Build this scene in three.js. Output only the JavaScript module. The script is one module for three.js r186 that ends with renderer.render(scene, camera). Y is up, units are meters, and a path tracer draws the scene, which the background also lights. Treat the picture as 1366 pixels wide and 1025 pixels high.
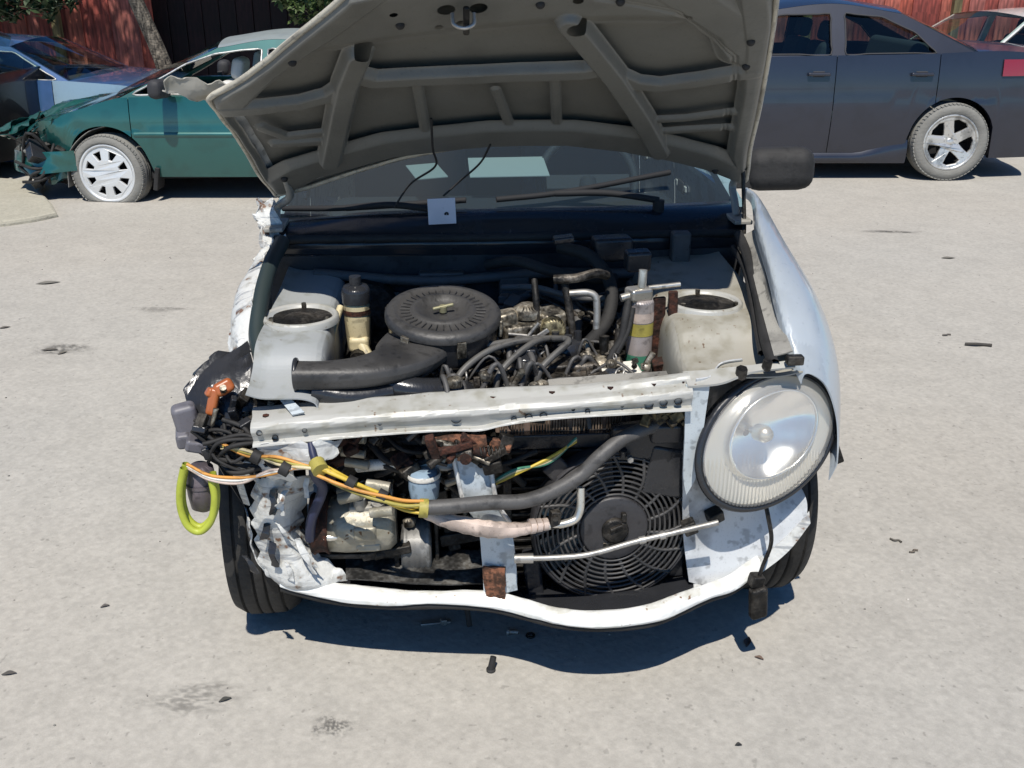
import * as THREE from 'three';
import { mergeGeometries, mergeVertices, toCreasedNormals } from 'three/addons/utils/BufferGeometryUtils.js';
import { Sky } from 'three/addons/objects/Sky.js';
import { RoundedBoxGeometry } from 'three/addons/geometries/RoundedBoxGeometry.js';

// ───────────────────────── camera, sky, sun, exposure ─────────────────────────
const scene = new THREE.Scene();
const R = Math.PI / 180;
const camera = new THREE.PerspectiveCamera(41.85, 4 / 3, 0.05, 300);
camera.position.set(0, 1.5, 0);
camera.rotation.set(-22.2 * R, 0, 0);
const renderer = new THREE.WebGLRenderer({ antialias: true });
renderer.toneMapping = THREE.LinearToneMapping;
renderer.toneMappingExposure = 1.08;
renderer.shadowMap.enabled = true;
const sunDir = new THREE.Vector3(-0.05, Math.sin(60.5 * R), Math.cos(60.5 * R)).normalize();
const sky = new Sky();
sky.name = 'sky';
sky.scale.setScalar(250);
sky.userData.kind = 'structure';
const su = sky.material.uniforms;
su.turbidity.value = 2.4; su.rayleigh.value = 0.9; su.mieCoefficient.value = 0.004; su.mieDirectionalG.value = 0.8;
su.sunPosition.value.copy(sunDir);
if (su.cloudCoverage) { su.cloudCoverage.value = 0.12; su.cloudDensity.value = 0.3; }
scene.add(sky);
scene.environmentIntensity = 0.1;
const sun = new THREE.DirectionalLight(new THREE.Color(1.0, 0.94, 0.85), 5.0);
sun.name = 'sun';
sun.position.copy(sunDir).multiplyScalar(20).add(new THREE.Vector3(0, 0, -6));
sun.target.position.set(0, 0, -6);
sun.castShadow = true;
sun.shadow.mapSize.set(4096, 4096);
Object.assign(sun.shadow.camera, { left: -10, right: 10, top: 10, bottom: -10, near: 1, far: 60 });
sun.shadow.radius = 1;
scene.add(sun, sun.target);

// ───────────────────────── helpers ─────────────────────────
let seed = 7;
const rnd = () => { seed = (seed * 1664525 + 1013904223) >>> 0; return seed / 4294967296; };
const rr = (a, b) => a + (b - a) * rnd();
const clamp = (x, a = 0, b = 1) => Math.min(b, Math.max(a, x));
const sm = (a, b, x) => { const t = clamp((x - a) / (b - a)); return t * t * (3 - 2 * t); };
const lerp = (a, b, t) => a + (b - a) * t;
const V = (x, y, z) => new THREE.Vector3(x, y, z);
const hash = (x, y, s = 0) => { let h = (x * 374761393 + y * 668265263 + s * 974634541) | 0; h = Math.imul(h ^ (h >>> 13), 1274126177); return ((h ^ (h >>> 16)) >>> 0) / 4294967296; };
function vnoise(x, y, per = 0, s = 0) {          // value noise, periodic when per > 0
  const xi = Math.floor(x), yi = Math.floor(y); let fx = x - xi, fy = y - yi;
  fx = fx * fx * (3 - 2 * fx); fy = fy * fy * (3 - 2 * fy);
  const m = per ? (k) => ((k % per) + per) % per : (k) => k;
  const a = hash(m(xi), m(yi), s), b = hash(m(xi + 1), m(yi), s), c = hash(m(xi), m(yi + 1), s), d = hash(m(xi + 1), m(yi + 1), s);
  return lerp(lerp(a, b, fx), lerp(c, d, fx), fy);
}
function fbm(x, y, oct = 4, per = 0, s = 0) {
  let v = 0, a = 0.5, n = 0;
  for (let i = 0; i < oct; i++) { v += a * vnoise(x, y, per, s + i); n += a; a *= 0.5; x *= 2; y *= 2; per *= 2; }
  return v / n;
}
const n3 = (p, f, s = 0) => (fbm(p.x * f + p.z * f * 0.7 + 13.1, p.y * f - p.z * f * 0.6 + 5.7, 3, 0, s) - 0.5) * 2;
// folded sheet: sums of triangle waves give straight creases
const tri = (x) => Math.abs(((x % 2) + 2) % 2 - 1) * 2 - 1;
const folds = Array.from({ length: 7 }, (_, i) => [hash(i, 1, 5) * 2 - 1, hash(i, 2, 5) * 2 - 1, hash(i, 3, 5) * 2 - 1, 0.6 + 1.1 * hash(i, 4, 5), 0.4 + 0.9 * hash(i, 5, 5)]);
const crumple = (p, f, s = 0) => { let d = 0; folds.forEach(([a, b, c, k, w], i) => { d += w * tri((p.x * a + p.y * b + p.z * c) * f * k + i * 0.37 + s * 1.3 + 0.35 * n3(p, 7, i + s)); }); return d / 3; };
// piecewise interpolation through [x, y] pairs (smooth = monotone-ish hermite)
function curve(pts) {
  return (x) => {
    const n = pts.length;
    if (x <= pts[0][0]) return pts[0][1];
    if (x >= pts[n - 1][0]) return pts[n - 1][1];
    let i = 0; while (x > pts[i + 1][0]) i++;
    const [x0, y0] = pts[i], [x1, y1] = pts[i + 1], h = x1 - x0, t = (x - x0) / h;
    const sl = (y1 - y0) / h;
    const sa = i > 0 ? (pts[i][1] - pts[i - 1][1]) / (pts[i][0] - pts[i - 1][0]) : sl;
    const sb = i < n - 2 ? (pts[i + 2][1] - y1) / (pts[i + 2][0] - x1) : sl;
    const m0 = sa * sl > 0 ? 2 * sa * sl / (sa + sl) : 0, m1 = sb * sl > 0 ? 2 * sb * sl / (sb + sl) : 0;
    const t2 = t * t, t3 = t2 * t;
    return (2 * t3 - 3 * t2 + 1) * y0 + (t3 - 2 * t2 + t) * h * m0 + (-2 * t3 + 3 * t2) * y1 + (t3 - t2) * h * m1;
  };
}
// box-projected uv in metres, faces split so that each has its own axis
function boxUV(g) {
  if (!g.attributes.normal) g.computeVertexNormals();
  if (g.index) g = g.toNonIndexed();
  const p = g.attributes.position, nn = g.attributes.normal, uv = new Float32Array(p.count * 2);
  for (let i = 0; i < p.count; i += 3) {
    let ax = 0, ay = 0, az = 0;
    for (let k = 0; k < 3; k++) { ax += nn.getX(i + k); ay += nn.getY(i + k); az += nn.getZ(i + k); }
    ax = Math.abs(ax); ay = Math.abs(ay); az = Math.abs(az);
    for (let k = 0; k < 3; k++) {
      const x = p.getX(i + k), y = p.getY(i + k), z = p.getZ(i + k);
      let u, v;
      if (ay >= ax && ay >= az) { u = x; v = z; } else if (ax >= az) { u = z + 0.37; v = y; } else { u = x + 0.71; v = y; }
      uv[(i + k) * 2] = u; uv[(i + k) * 2 + 1] = v;
    }
  }
  g.setAttribute('uv', new THREE.BufferAttribute(uv, 2));
  for (const k of Object.keys(g.attributes)) if (!['position', 'normal', 'uv'].includes(k)) g.deleteAttribute(k);
  return g;
}
const names = new Map();
function numbered(name) { const n = names.get(name) || 0; names.set(name, n + 1); return n ? name + '_' + String(n).padStart(3, '0') : name; }
function shadows(o) { o.traverse((m) => { if (m.isMesh) { m.castShadow = true; m.receiveShadow = true; } }); return o; }
function obj(name, geos, mat, parent = scene) {
  geos = (Array.isArray(geos) ? geos : [geos]).map(boxUV);
  const m = new THREE.Mesh(geos.length > 1 ? mergeGeometries(geos) : geos[0], mat);
  m.name = parent === scene ? numbered(name) : name;
  m.castShadow = m.receiveShadow = true;
  parent.add(m);
  return m;
}
function each(name, geos, mat, parent) { return geos.map((g) => obj(name, g, mat, parent)); }      // every piece a part of its own
function few(o) { o.userData.kind = 'stuff'; return o; }                                           // crumbs too small to pick apart
function thing(name, label, category, pos = [0, 0, 0], turn = 0, group) {
  const o = new THREE.Group(); o.name = numbered(name); scene.add(o);
  o.position.set(...pos); o.rotation.y = turn; o.userData = { label, category };
  if (group) o.userData.group = group;
  return o;
}
function tag(o, label, category, group) { Object.assign(o.userData, { label, category }); if (group) o.userData.group = group; return o; }
const vec = (a) => a.isVector3 ? a : V(...a);
function tube(pts, r, seg = 0, rad = 8, closed = false) {
  const c = new THREE.CatmullRomCurve3(pts.map(vec), closed, 'centripetal');
  return new THREE.TubeGeometry(c, seg || Math.max(6, pts.length * 5), r, rad, closed);
}
function rod(a, b, r, r2 = r, rad = 12) {
  a = vec(a); b = vec(b); const d = b.clone().sub(a);
  const g = new THREE.CylinderGeometry(r2, r, d.length(), rad, 1);
  g.applyQuaternion(new THREE.Quaternion().setFromUnitVectors(V(0, 1, 0), d.normalize()));
  g.translate(...a.clone().lerp(b, 0.5).toArray());
  return g;
}
function box(w, h, d, pos = [0, 0, 0], rot = [0, 0, 0], r = 0.004) {
  r = Math.min(r, w * 0.45, h * 0.45, d * 0.45);
  const g = new RoundedBoxGeometry(w, h, d, 2, r);
  g.applyMatrix4(new THREE.Matrix4().compose(vec(pos), new THREE.Quaternion().setFromEuler(new THREE.Euler(...rot)), V(1, 1, 1)));
  return g;
}
function lathe(prof, seg = 32, axis = 'y', pos = [0, 0, 0]) {
  const g = new THREE.LatheGeometry(prof.map(([r, y]) => new THREE.Vector2(r, y)), seg);
  if (axis === 'x') g.rotateZ(-Math.PI / 2); if (axis === 'z') g.rotateX(Math.PI / 2);
  g.translate(...pos); return g;
}
const move = (g, pos, rot = [0, 0, 0], sc = [1, 1, 1]) => g.applyMatrix4(new THREE.Matrix4().compose(vec(pos), new THREE.Quaternion().setFromEuler(new THREE.Euler(...rot)), vec(sc)));
function gridGeo(nu, nv, fn, flip = false) {       // fn(u, v) -> Vector3
  const pos = [], idx = [];
  for (let j = 0; j <= nv; j++) for (let i = 0; i <= nu; i++) { const p = fn(i / nu, j / nv); pos.push(p.x, p.y, p.z); }
  for (let j = 0; j < nv; j++) for (let i = 0; i < nu; i++) {
    const a = j * (nu + 1) + i, b = a + 1, c = a + nu + 1, d = c + 1;
    if (flip) idx.push(a, c, b, b, c, d); else idx.push(a, b, c, b, d, c);
  }
  const g = new THREE.BufferGeometry();
  g.setAttribute('position', new THREE.Float32BufferAttribute(pos, 3)); g.setIndex(idx); g.computeVertexNormals();
  return g;
}
// smooth sheet through a net of control points; th gives it a second skin and closed edges
function patch(rows, nu, nv, o = {}) {
  const rc = rows.map((r) => new THREE.CatmullRomCurve3(r.map(vec), false, o.type || 'centripetal'));
  const cache = new Map();
  const at = (u, v) => {
    const k = Math.round(u * 4096);
    let c = cache.get(k);
    if (!c) { c = rows.length > 1 ? new THREE.CatmullRomCurve3(rc.map((q) => q.getPoint(u)), false, 'centripetal') : null; cache.set(k, c); }
    return c.getPoint(v);
  };
  const P = [], N = [];
  const g = gridGeo(nu, nv, (u, v) => at(u, v));
  const pa = g.attributes.position, na = g.attributes.normal;
  for (let i = 0; i < pa.count; i++) {
    const p = V(pa.getX(i), pa.getY(i), pa.getZ(i)), n = V(na.getX(i), na.getY(i), na.getZ(i));
    if (o.dent) {
      if (o.wild) {
        p.addScaledVector(n, crumple(p, (o.freq || 12) * 0.9, o.seed || 0) * o.dent * 1.3 + n3(p, 24, 2) * o.dent * 0.08);
        const u = (i % (nu + 1)) / nu, v = Math.floor(i / (nu + 1)) / nv, e = Math.min(u, 1 - u, v, 1 - v), k = 1 - sm(0, 0.16, e);
        p.x += k * o.dent * 0.6 * tri(p.y * 47 + p.x * 31 + (o.seed || 0)); p.y += k * o.dent * 0.6 * tri(p.x * 53 + p.z * 41);
      } else p.addScaledVector(n, n3(p, o.freq || 12, o.seed || 0) * o.dent);
    }
    if (o.fn) o.fn(p, n, (i % (nu + 1)) / nu, Math.floor(i / (nu + 1)) / nv);
    pa.setXYZ(i, p.x, p.y, p.z);
  }
  g.computeVertexNormals();
  const th = o.th ?? 0.003;
  if (!th) return g;
  const M = (nu + 1) * (nv + 1), pos = [], idx = [];
  for (let s = 0; s < 2; s++) for (let i = 0; i < M; i++)
    pos.push(pa.getX(i) - s * th * na.getX(i), pa.getY(i) - s * th * na.getY(i), pa.getZ(i) - s * th * na.getZ(i));
  const src = g.index.array;
  for (let i = 0; i < src.length; i += 3) { idx.push(src[i], src[i + 1], src[i + 2]); idx.push(src[i] + M, src[i + 2] + M, src[i + 1] + M); }
  const edge = (a, b) => { idx.push(a, a + M, b, b, a + M, b + M); };
  for (let i = 0; i < nu; i++) { edge(i, i + 1); edge(nv * (nu + 1) + i + 1, nv * (nu + 1) + i); }
  for (let j = 0; j < nv; j++) { edge((j + 1) * (nu + 1), j * (nu + 1)); edge(j * (nu + 1) + nu, (j + 1) * (nu + 1) + nu); }
  const q = new THREE.BufferGeometry();
  q.setAttribute('position', new THREE.Float32BufferAttribute(pos, 3)); q.setIndex(idx);
  return toCreasedNormals(q, o.wild ? 0.3 : 0.7);
}
function extrude(pts, depth, bevel = 0.003, holes = []) {
  const s = new THREE.Shape(pts.map((p) => new THREE.Vector2(p[0], p[1])));
  for (const h of holes) s.holes.push(h.isPath ? h : new THREE.Path(h.map((p) => new THREE.Vector2(p[0], p[1]))));
  return new THREE.ExtrudeGeometry(s, { depth, bevelEnabled: bevel > 0, bevelThickness: bevel, bevelSize: bevel, bevelSegments: 1, curveSegments: 20 });
}
const circlePath = (x, y, r, n = 20) => Array.from({ length: n }, (_, i) => [x + r * Math.cos(-i / n * 2 * Math.PI), y + r * Math.sin(-i / n * 2 * Math.PI)]);

// ───────────────────────── procedural textures ─────────────────────────
function tex(size, tile, fn, srgb = true) {
  const d = new Uint8Array(size * size * 4);
  for (let j = 0; j < size; j++) for (let i = 0; i < size; i++) {
    const c = fn(i / size, j / size), k = (j * size + i) * 4;
    d[k] = clamp(c[0]) * 255; d[k + 1] = clamp(c[1]) * 255; d[k + 2] = clamp(c[2]) * 255; d[k + 3] = c.length > 3 ? clamp(c[3]) * 255 : 255;
  }
  const t = new THREE.DataTexture(d, size, size, THREE.RGBAFormat);
  t.wrapS = t.wrapT = THREE.RepeatWrapping; t.magFilter = THREE.LinearFilter; t.minFilter = THREE.LinearMipmapLinearFilter; t.generateMipmaps = true;
  t.repeat.set(1 / tile, 1 / tile); t.anisotropy = 8;
  if (srgb) t.colorSpace = THREE.SRGBColorSpace;
  t.needsUpdate = true; return t;
}
// dirt on paint: fine dust freckles and streaky grime, white = clean
const tDust = tex(512, 0.55, (u, v) => {
  const a = fbm(u * 6, v * 6, 5, 6, 1), b = fbm(u * 40, v * 40, 3, 40, 7), sp = hash((u * 512) | 0, (v * 512) | 0, 3);
  let k = 1 - 0.25 * sm(0.52, 0.75, a) - 0.18 * sm(0.6, 0.8, b);
  if (sp > 0.985) k -= 0.2;
  return [k, k * 0.985, k * 0.955];
});
const tClean = tex(256, 0.8, (u, v) => {
  const a = fbm(u * 8, v * 8, 4, 8, 21), sp = hash((u * 256) | 0, (v * 256) | 0, 9);
  const k = 1 - 0.07 * sm(0.45, 0.8, a) - (sp > 0.99 ? 0.08 : 0); return [k, k, k * 0.99];
});
// wrecked white paint: bare primer scratches, rust freckles, grime
const tWreck = tex(512, 0.42, (u, v) => {
  const a = fbm(u * 5, v * 5, 5, 5, 31), b = fbm(u * 22, v * 22, 4, 22, 33), c = fbm(u * 60, v * 60, 2, 60, 35), st = fbm(u * 5, v * 70, 3, 0, 37) * (0.5 + a);
  let col = [0.96, 0.955, 0.93];
  const g = sm(0.48, 0.72, b * 0.6 + a * 0.4) * 0.5; col = col.map((x, i) => lerp(x, [0.52, 0.5, 0.46][i], g));
  const sc = sm(0.62, 0.68, st) * 0.5; col = col.map((x, i) => lerp(x, [0.55, 0.56, 0.58][i], sc));
  const r = sm(0.64, 0.74, b * 0.5 + c * 0.25 + a * 0.3); col = col.map((x, i) => lerp(x, [0.50, 0.34, 0.24][i], r * 0.85));
  
  return col;
});
// worn white paint: faint grime, sparse chips
const tWorn = tex(512, 0.5, (u, v) => {
  const a = fbm(u * 5, v * 5, 5, 5, 231), b = fbm(u * 20, v * 20, 4, 20, 233), c = fbm(u * 50, v * 50, 3, 50, 235);
  let col = [0.95, 0.945, 0.92];
  const g = sm(0.45, 0.75, a * 0.6 + b * 0.4) * 0.4; col = col.map((x, i) => lerp(x, [0.66, 0.63, 0.54][i], g));
  const r = sm(0.70, 0.78, c * 0.6 + a * 0.4); col = col.map((x, i) => lerp(x, [0.45, 0.30, 0.19][i], r * 0.8));
  return col;
});
// greasy engine metal
const tGrime = tex(512, 0.16, (u, v) => {
  const a = fbm(u * 5, v * 5, 5, 5, 41), b = fbm(u * 26, v * 26, 3, 26, 43);
  const k = clamp(0.35 + 1.3 * (a - 0.36) + 0.6 * (b - 0.5), 0.12, 1);
  return [k, k * lerp(0.93, 1, b), k * lerp(0.84, 0.98, b)];
});
const tRust = tex(512, 0.13, (u, v) => {
  const a = fbm(u * 5, v * 5, 5, 5, 51), b = fbm(u * 24, v * 24, 4, 24, 53);
  const t = sm(0.35, 0.65, a * 0.6 + b * 0.4);
  return [lerp(0.28, 0.58, t), lerp(0.20, 0.44, t * 0.85), lerp(0.15, 0.35, t * 0.8)];
});
const tRough = tex(256, 0.3, (u, v) => { const a = fbm(u * 8, v * 8, 5, 8, 61); const k = 0.55 + 0.9 * (a - 0.5); return [k, k, k]; }, false);
const tBump = tex(512, 0.12, (u, v) => { const k = fbm(u * 10, v * 10, 5, 10, 71); return [k, k, k]; }, false);
const rgb = (r, g, b) => new THREE.Color().setRGB(r, g, b);
const std = (c, rough, metal = 0, extra = {}) => new THREE.MeshStandardMaterial({ color: c, roughness: rough, metalness: metal, side: THREE.DoubleSide, ...extra });
const phys = (c, extra = {}) => new THREE.MeshPhysicalMaterial({ color: c, side: THREE.DoubleSide, ...extra });
const M = {
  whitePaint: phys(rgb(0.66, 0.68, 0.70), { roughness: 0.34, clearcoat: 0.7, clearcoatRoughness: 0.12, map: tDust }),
  wreck: phys(rgb(0.62, 0.63, 0.64), { roughness: 0.45, clearcoat: 0.3, clearcoatRoughness: 0.3, map: tWreck, bumpMap: tBump, bumpScale: 0.002 }),
  bay: phys(rgb(0.355, 0.345, 0.315), { roughness: 0.55, clearcoat: 0.15, clearcoatRoughness: 0.5, map: tWorn }),
  carrier: phys(rgb(0.44, 0.445, 0.44), { roughness: 0.45, clearcoat: 0.25, clearcoatRoughness: 0.3, map: tWorn }),
  bayClean: phys(rgb(0.35, 0.375, 0.40), { roughness: 0.55, clearcoat: 0.15, clearcoatRoughness: 0.4, map: tWorn }),
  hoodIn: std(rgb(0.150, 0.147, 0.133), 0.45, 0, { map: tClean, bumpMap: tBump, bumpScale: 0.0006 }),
  blackPlastic: std(rgb(0.022, 0.023, 0.026), 0.5, 0, { roughnessMap: tRough, bumpMap: tBump, bumpScale: 0.0008 }),
  dustyPlastic: std(rgb(0.075, 0.075, 0.078), 0.55, 0, { map: tDust, bumpMap: tBump, bumpScale: 0.001 }),
  fanPlastic: std(rgb(0.035, 0.035, 0.04), 0.5, 0, { map: tDust, bumpMap: tBump, bumpScale: 0.0008 }),
  filter: std(rgb(0.048, 0.048, 0.05), 0.5, 0, { map: tDust, bumpMap: tBump, bumpScale: 0.001 }),
  guard: std(rgb(0.055, 0.055, 0.058), 0.5, 0, { map: tDust }),
  rubber: std(rgb(0.02, 0.02, 0.021), 0.75, 0, { map: tDust, bumpMap: tBump, bumpScale: 0.001 }),
  tyre: std(rgb(0.022, 0.0215, 0.021), 0.8, 0, { map: tDust, bumpMap: tBump, bumpScale: 0.002 }),
  greyTyre: std(rgb(0.21, 0.205, 0.19), 0.9, 0, { map: tClean, bumpMap: tBump, bumpScale: 0.002 }),
  dark: std(rgb(0.012, 0.012, 0.013), 0.8),
  grease: std(rgb(0.16, 0.15, 0.14), 0.5, 0.35, { map: tGrime, bumpMap: tBump, bumpScale: 0.003 }),
  castDark: std(rgb(0.07, 0.066, 0.062), 0.6, 0.3, { map: tGrime, bumpMap: tBump, bumpScale: 0.003 }),
  alu: std(rgb(0.50, 0.48, 0.43), 0.48, 0.55, { map: tGrime, bumpMap: tBump, bumpScale: 0.002 }),
  casting: std(rgb(0.36, 0.345, 0.30), 0.5, 0.35, { map: tWorn, bumpMap: tBump, bumpScale: 0.002 }),
  aluClean: std(rgb(0.72, 0.71, 0.68), 0.34, 0.8, { map: tDust }),
  steel: std(rgb(0.42, 0.42, 0.42), 0.48, 0.7, { map: tDust }),
  rust: std(rgb(0.80, 0.72, 0.66), 0.85, 0.1, { map: tRust, bumpMap: tBump, bumpScale: 0.004 }),
  darkRust: std(rgb(0.24, 0.16, 0.14), 0.85, 0.1, { map: tRust, bumpMap: tBump, bumpScale: 0.004 }),
  copper: std(rgb(0.26, 0.19, 0.16), 0.6, 0.3, { map: tDust }),
  yellow: std(rgb(0.66, 0.48, 0.06), 0.45, 0, { map: tWorn }),
  olive: std(rgb(0.34, 0.30, 0.07), 0.55, 0, { map: tDust }),
  orangeWire: std(rgb(0.62, 0.30, 0.07), 0.5, 0, { map: tDust }),
  lime: std(rgb(0.44, 0.50, 0.06), 0.5, 0, { map: tWorn }),
  pink: std(rgb(0.55, 0.46, 0.42), 0.65, 0, { map: tDust, bumpMap: tBump, bumpScale: 0.001 }),
  cream: std(rgb(0.56, 0.50, 0.33), 0.5, 0, { map: tDust }),
  amber: phys(rgb(0.42, 0.12, 0.035), { roughness: 0.35, clearcoat: 0.4, map: tWorn }),
  green: std(rgb(0.05, 0.20, 0.14), 0.5, 0, { map: tDust }),
  greyPaint: std(rgb(0.30, 0.30, 0.29), 0.6, 0.1, { map: tDust }),
  blueSteel: phys(rgb(0.48, 0.55, 0.62), { roughness: 0.4, clearcoat: 0.3, map: tDust }),
  whitePlastic: std(rgb(0.7, 0.7, 0.68), 0.5, 0, { map: tDust }),
  lens: phys(rgb(0.93, 0.91, 0.86), { roughness: 0.2, transmission: 0.78, thickness: 0, ior: 1.5, clearcoat: 0.6, clearcoatRoughness: 0.08 }),
  chrome: std(rgb(0.86, 0.87, 0.87), 0.2, 1.0),
  glass: phys(rgb(0.80, 0.90, 0.86), { roughness: 0.02, transmission: 1, thickness: 0, ior: 1.5 }),
  glassDark: phys(rgb(0.45, 0.56, 0.54), { roughness: 0.02, transmission: 1, thickness: 0, ior: 1.5 }),
  screen: phys(rgb(0.50, 0.62, 0.66), { roughness: 0.02, transmission: 0.965, thickness: 0, ior: 1.5 }),
  seat: std(rgb(0.05, 0.06, 0.075), 0.9),
  trim: std(rgb(0.03, 0.03, 0.033), 0.7),
  redLens: phys(rgb(0.24, 0.010, 0.013), { roughness: 0.15, clearcoat: 1 }),
  clearLens: phys(rgb(0.75, 0.78, 0.78), { roughness: 0.1, clearcoat: 1 }),
  alloy: std(rgb(0.62, 0.63, 0.64), 0.35, 0.6, { map: tDust }),
  hubcap: std(rgb(0.66, 0.67, 0.68), 0.38, 0.3, { map: tClean }),
};

// ───────────────────────── ground ─────────────────────────
const tGround = tex(1024, 1.7, (u, v) => {
  const b = fbm(u * 16, v * 16, 4, 16, 103), c = fbm(u * 130, v * 130, 2, 130, 105), s1 = hash((u * 1024) | 0, (v * 1024) | 0, 107);
  let k = 0.70 + 0.05 * (b - 0.5) + 0.08 * (c - 0.5) + 0.04 * (s1 - 0.5);
  const pit = sm(0.80, 0.88, fbm(u * 120, v * 120, 2, 120, 109)); k -= 0.08 * pit;
  return [k * 1.0, k * 0.985, k * 0.95];
});
const tGroundBump = tex(512, 0.7, (u, v) => { const k = 0.7 * fbm(u * 50, v * 50, 3, 50, 121) + 0.3 * fbm(u * 6, v * 6, 3, 6, 123); return [k, k, k]; }, false);
{
  const n = 150, sz = 90, g = new THREE.PlaneGeometry(sz, sz, n, n); g.rotateX(-Math.PI / 2);
  const p = g.attributes.position, uv = g.attributes.uv, col = [];
  for (let i = 0; i < p.count; i++) {          // finer cells near the middle
    const f = (t) => Math.sign(t) * Math.pow(Math.abs(t), 2.2);
    const x = f(p.getX(i) / (sz / 2)) * sz / 2, z = f(p.getZ(i) / (sz / 2)) * sz / 2 - 4;
    p.setX(i, x); p.setZ(i, z); uv.setXY(i, x, z);
    const a = fbm(x * 0.45 + 40, z * 0.45 + 40, 4, 0, 131), b = fbm(x * 1.6 + 9, z * 1.6 + 70, 4, 0, 133);
    const c = 1 + 0.16 * (a - 0.5) + 0.07 * (b - 0.5), h = fbm(x * 0.7 + 3, z * 0.7 + 1, 3, 0, 137) - 0.5;
    col.push(c * (1 + 0.05 * h), c, c * (1 - 0.06 * h));
  }
  g.setAttribute('color', new THREE.Float32BufferAttribute(col, 3)); g.computeVertexNormals();
  const m = new THREE.Mesh(g, std(rgb(0.815, 0.80, 0.775), 0.95, 0, { map: tGround, bumpMap: tGroundBump, bumpScale: 0.0018, vertexColors: true }));
  m.name = 'ground'; m.userData.kind = 'structure'; m.receiveShadow = true; scene.add(m);
  // low worn slab at the left edge of the yard
  const edge = [[-3.05, -6.62], [-3.16, -6.46], [-3.4, -6.3], [-3.9, -6.16], [-4.6, -6.1], [-5.2, -6.2], [-5.2, -7.9], [-3.75, -7.75], [-3.45, -7.3], [-3.2, -6.9]];
  const s = new THREE.Shape(new THREE.SplineCurve(edge.map(([x, z]) => new THREE.Vector2(x, -z))).getPoints(60));
  const eg = new THREE.ExtrudeGeometry(s, { depth: 0.035, bevelEnabled: true, bevelSize: 0.02, bevelThickness: 0.02, bevelSegments: 2 }); eg.rotateX(-Math.PI / 2); eg.translate(0, -0.02, 0);
  const sl = obj('concrete_slab', eg, std(rgb(0.82, 0.80, 0.70), 0.9, 0, { map: tGround, bumpMap: tGroundBump, bumpScale: 0.004 }));
  sl.userData.kind = 'structure';
}
// grit: loose crumbs over the yard
{
  const g = new THREE.IcosahedronGeometry(1, 0); const N = 1500;
  const im = new THREE.InstancedMesh(g, std(rgb(0.30, 0.285, 0.26), 0.9), N), m4 = new THREE.Matrix4();
  for (let i = 0; i < N; i++) {
    const x = rr(-3.2, 3.2), z = rr(-7.2, -1.4), s = 0.0010 + 0.0028 * Math.pow(rnd(), 5);
    m4.compose(V(x, s * 0.4, z), new THREE.Quaternion().setFromEuler(new THREE.Euler(rnd() * 6, rnd() * 6, 0)), V(s, s * 0.7, s * rr(0.8, 1.5)));
    im.setMatrixAt(i, m4); im.setColorAt(i, rgb(1, 1, 1).multiplyScalar(rr(0.25, 1.6)));
  }
  im.name = 'grit'; im.userData = { kind: 'stuff', label: 'loose grit and crumbs scattered over the concrete yard', category: 'grit' };
  im.castShadow = im.receiveShadow = true; scene.add(im);
}
// stains on the concrete
function stain(x, z, rx, rz, label, dark, sd) {
  const t = tex(128, 1, (u, v) => {
    const du = (u - 0.5) * 2, dv = (v - 0.5) * 2, d = Math.hypot(du, dv);
    const n = fbm(u * 5 + sd, v * 5, 4, 0, 141 + sd), f = fbm(u * 24, v * 24, 3, 0, 147 + sd);
    return [0.24, 0.235, 0.22, dark * sm(0.95, 0.15, d + (n - 0.5) * 1.1) * sm(0.28, 0.62, f)];
  });
  const g = new THREE.PlaneGeometry(rx * 2, rz * 2); g.rotateX(-Math.PI / 2); g.translate(x, 0.004, z);
  const m = new THREE.Mesh(g, new THREE.MeshStandardMaterial({ map: t, transparent: true, roughness: 0.8 }));
  t.repeat.set(1, 1); m.name = numbered('stain'); m.receiveShadow = true; scene.add(m); tag(m, label, 'stain');
}
stain(-0.39, -1.72, 0.055, 0.05, 'small dark oil spot on the concrete nearest the bottom edge', 0.5, 1);
stain(-0.70, -1.81, 0.17, 0.07, 'wide faint grey oil smudge on the concrete left of the oil spot', 0.28, 4);
stain(-1.95, -4.06, 0.16, 0.09, 'grey scuff on the concrete far left beside a crumpled leaf', 0.45, 7);
stain(2.36, -6.2, 0.22, 0.05, 'thin dark scuff on the concrete in front of the grey sedan', 0.7, 9);
stain(-1.7, -4.62, 0.2, 0.05, 'thin faint scuff on the concrete between the wreck and the green sedan', 0.4, 12);

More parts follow.
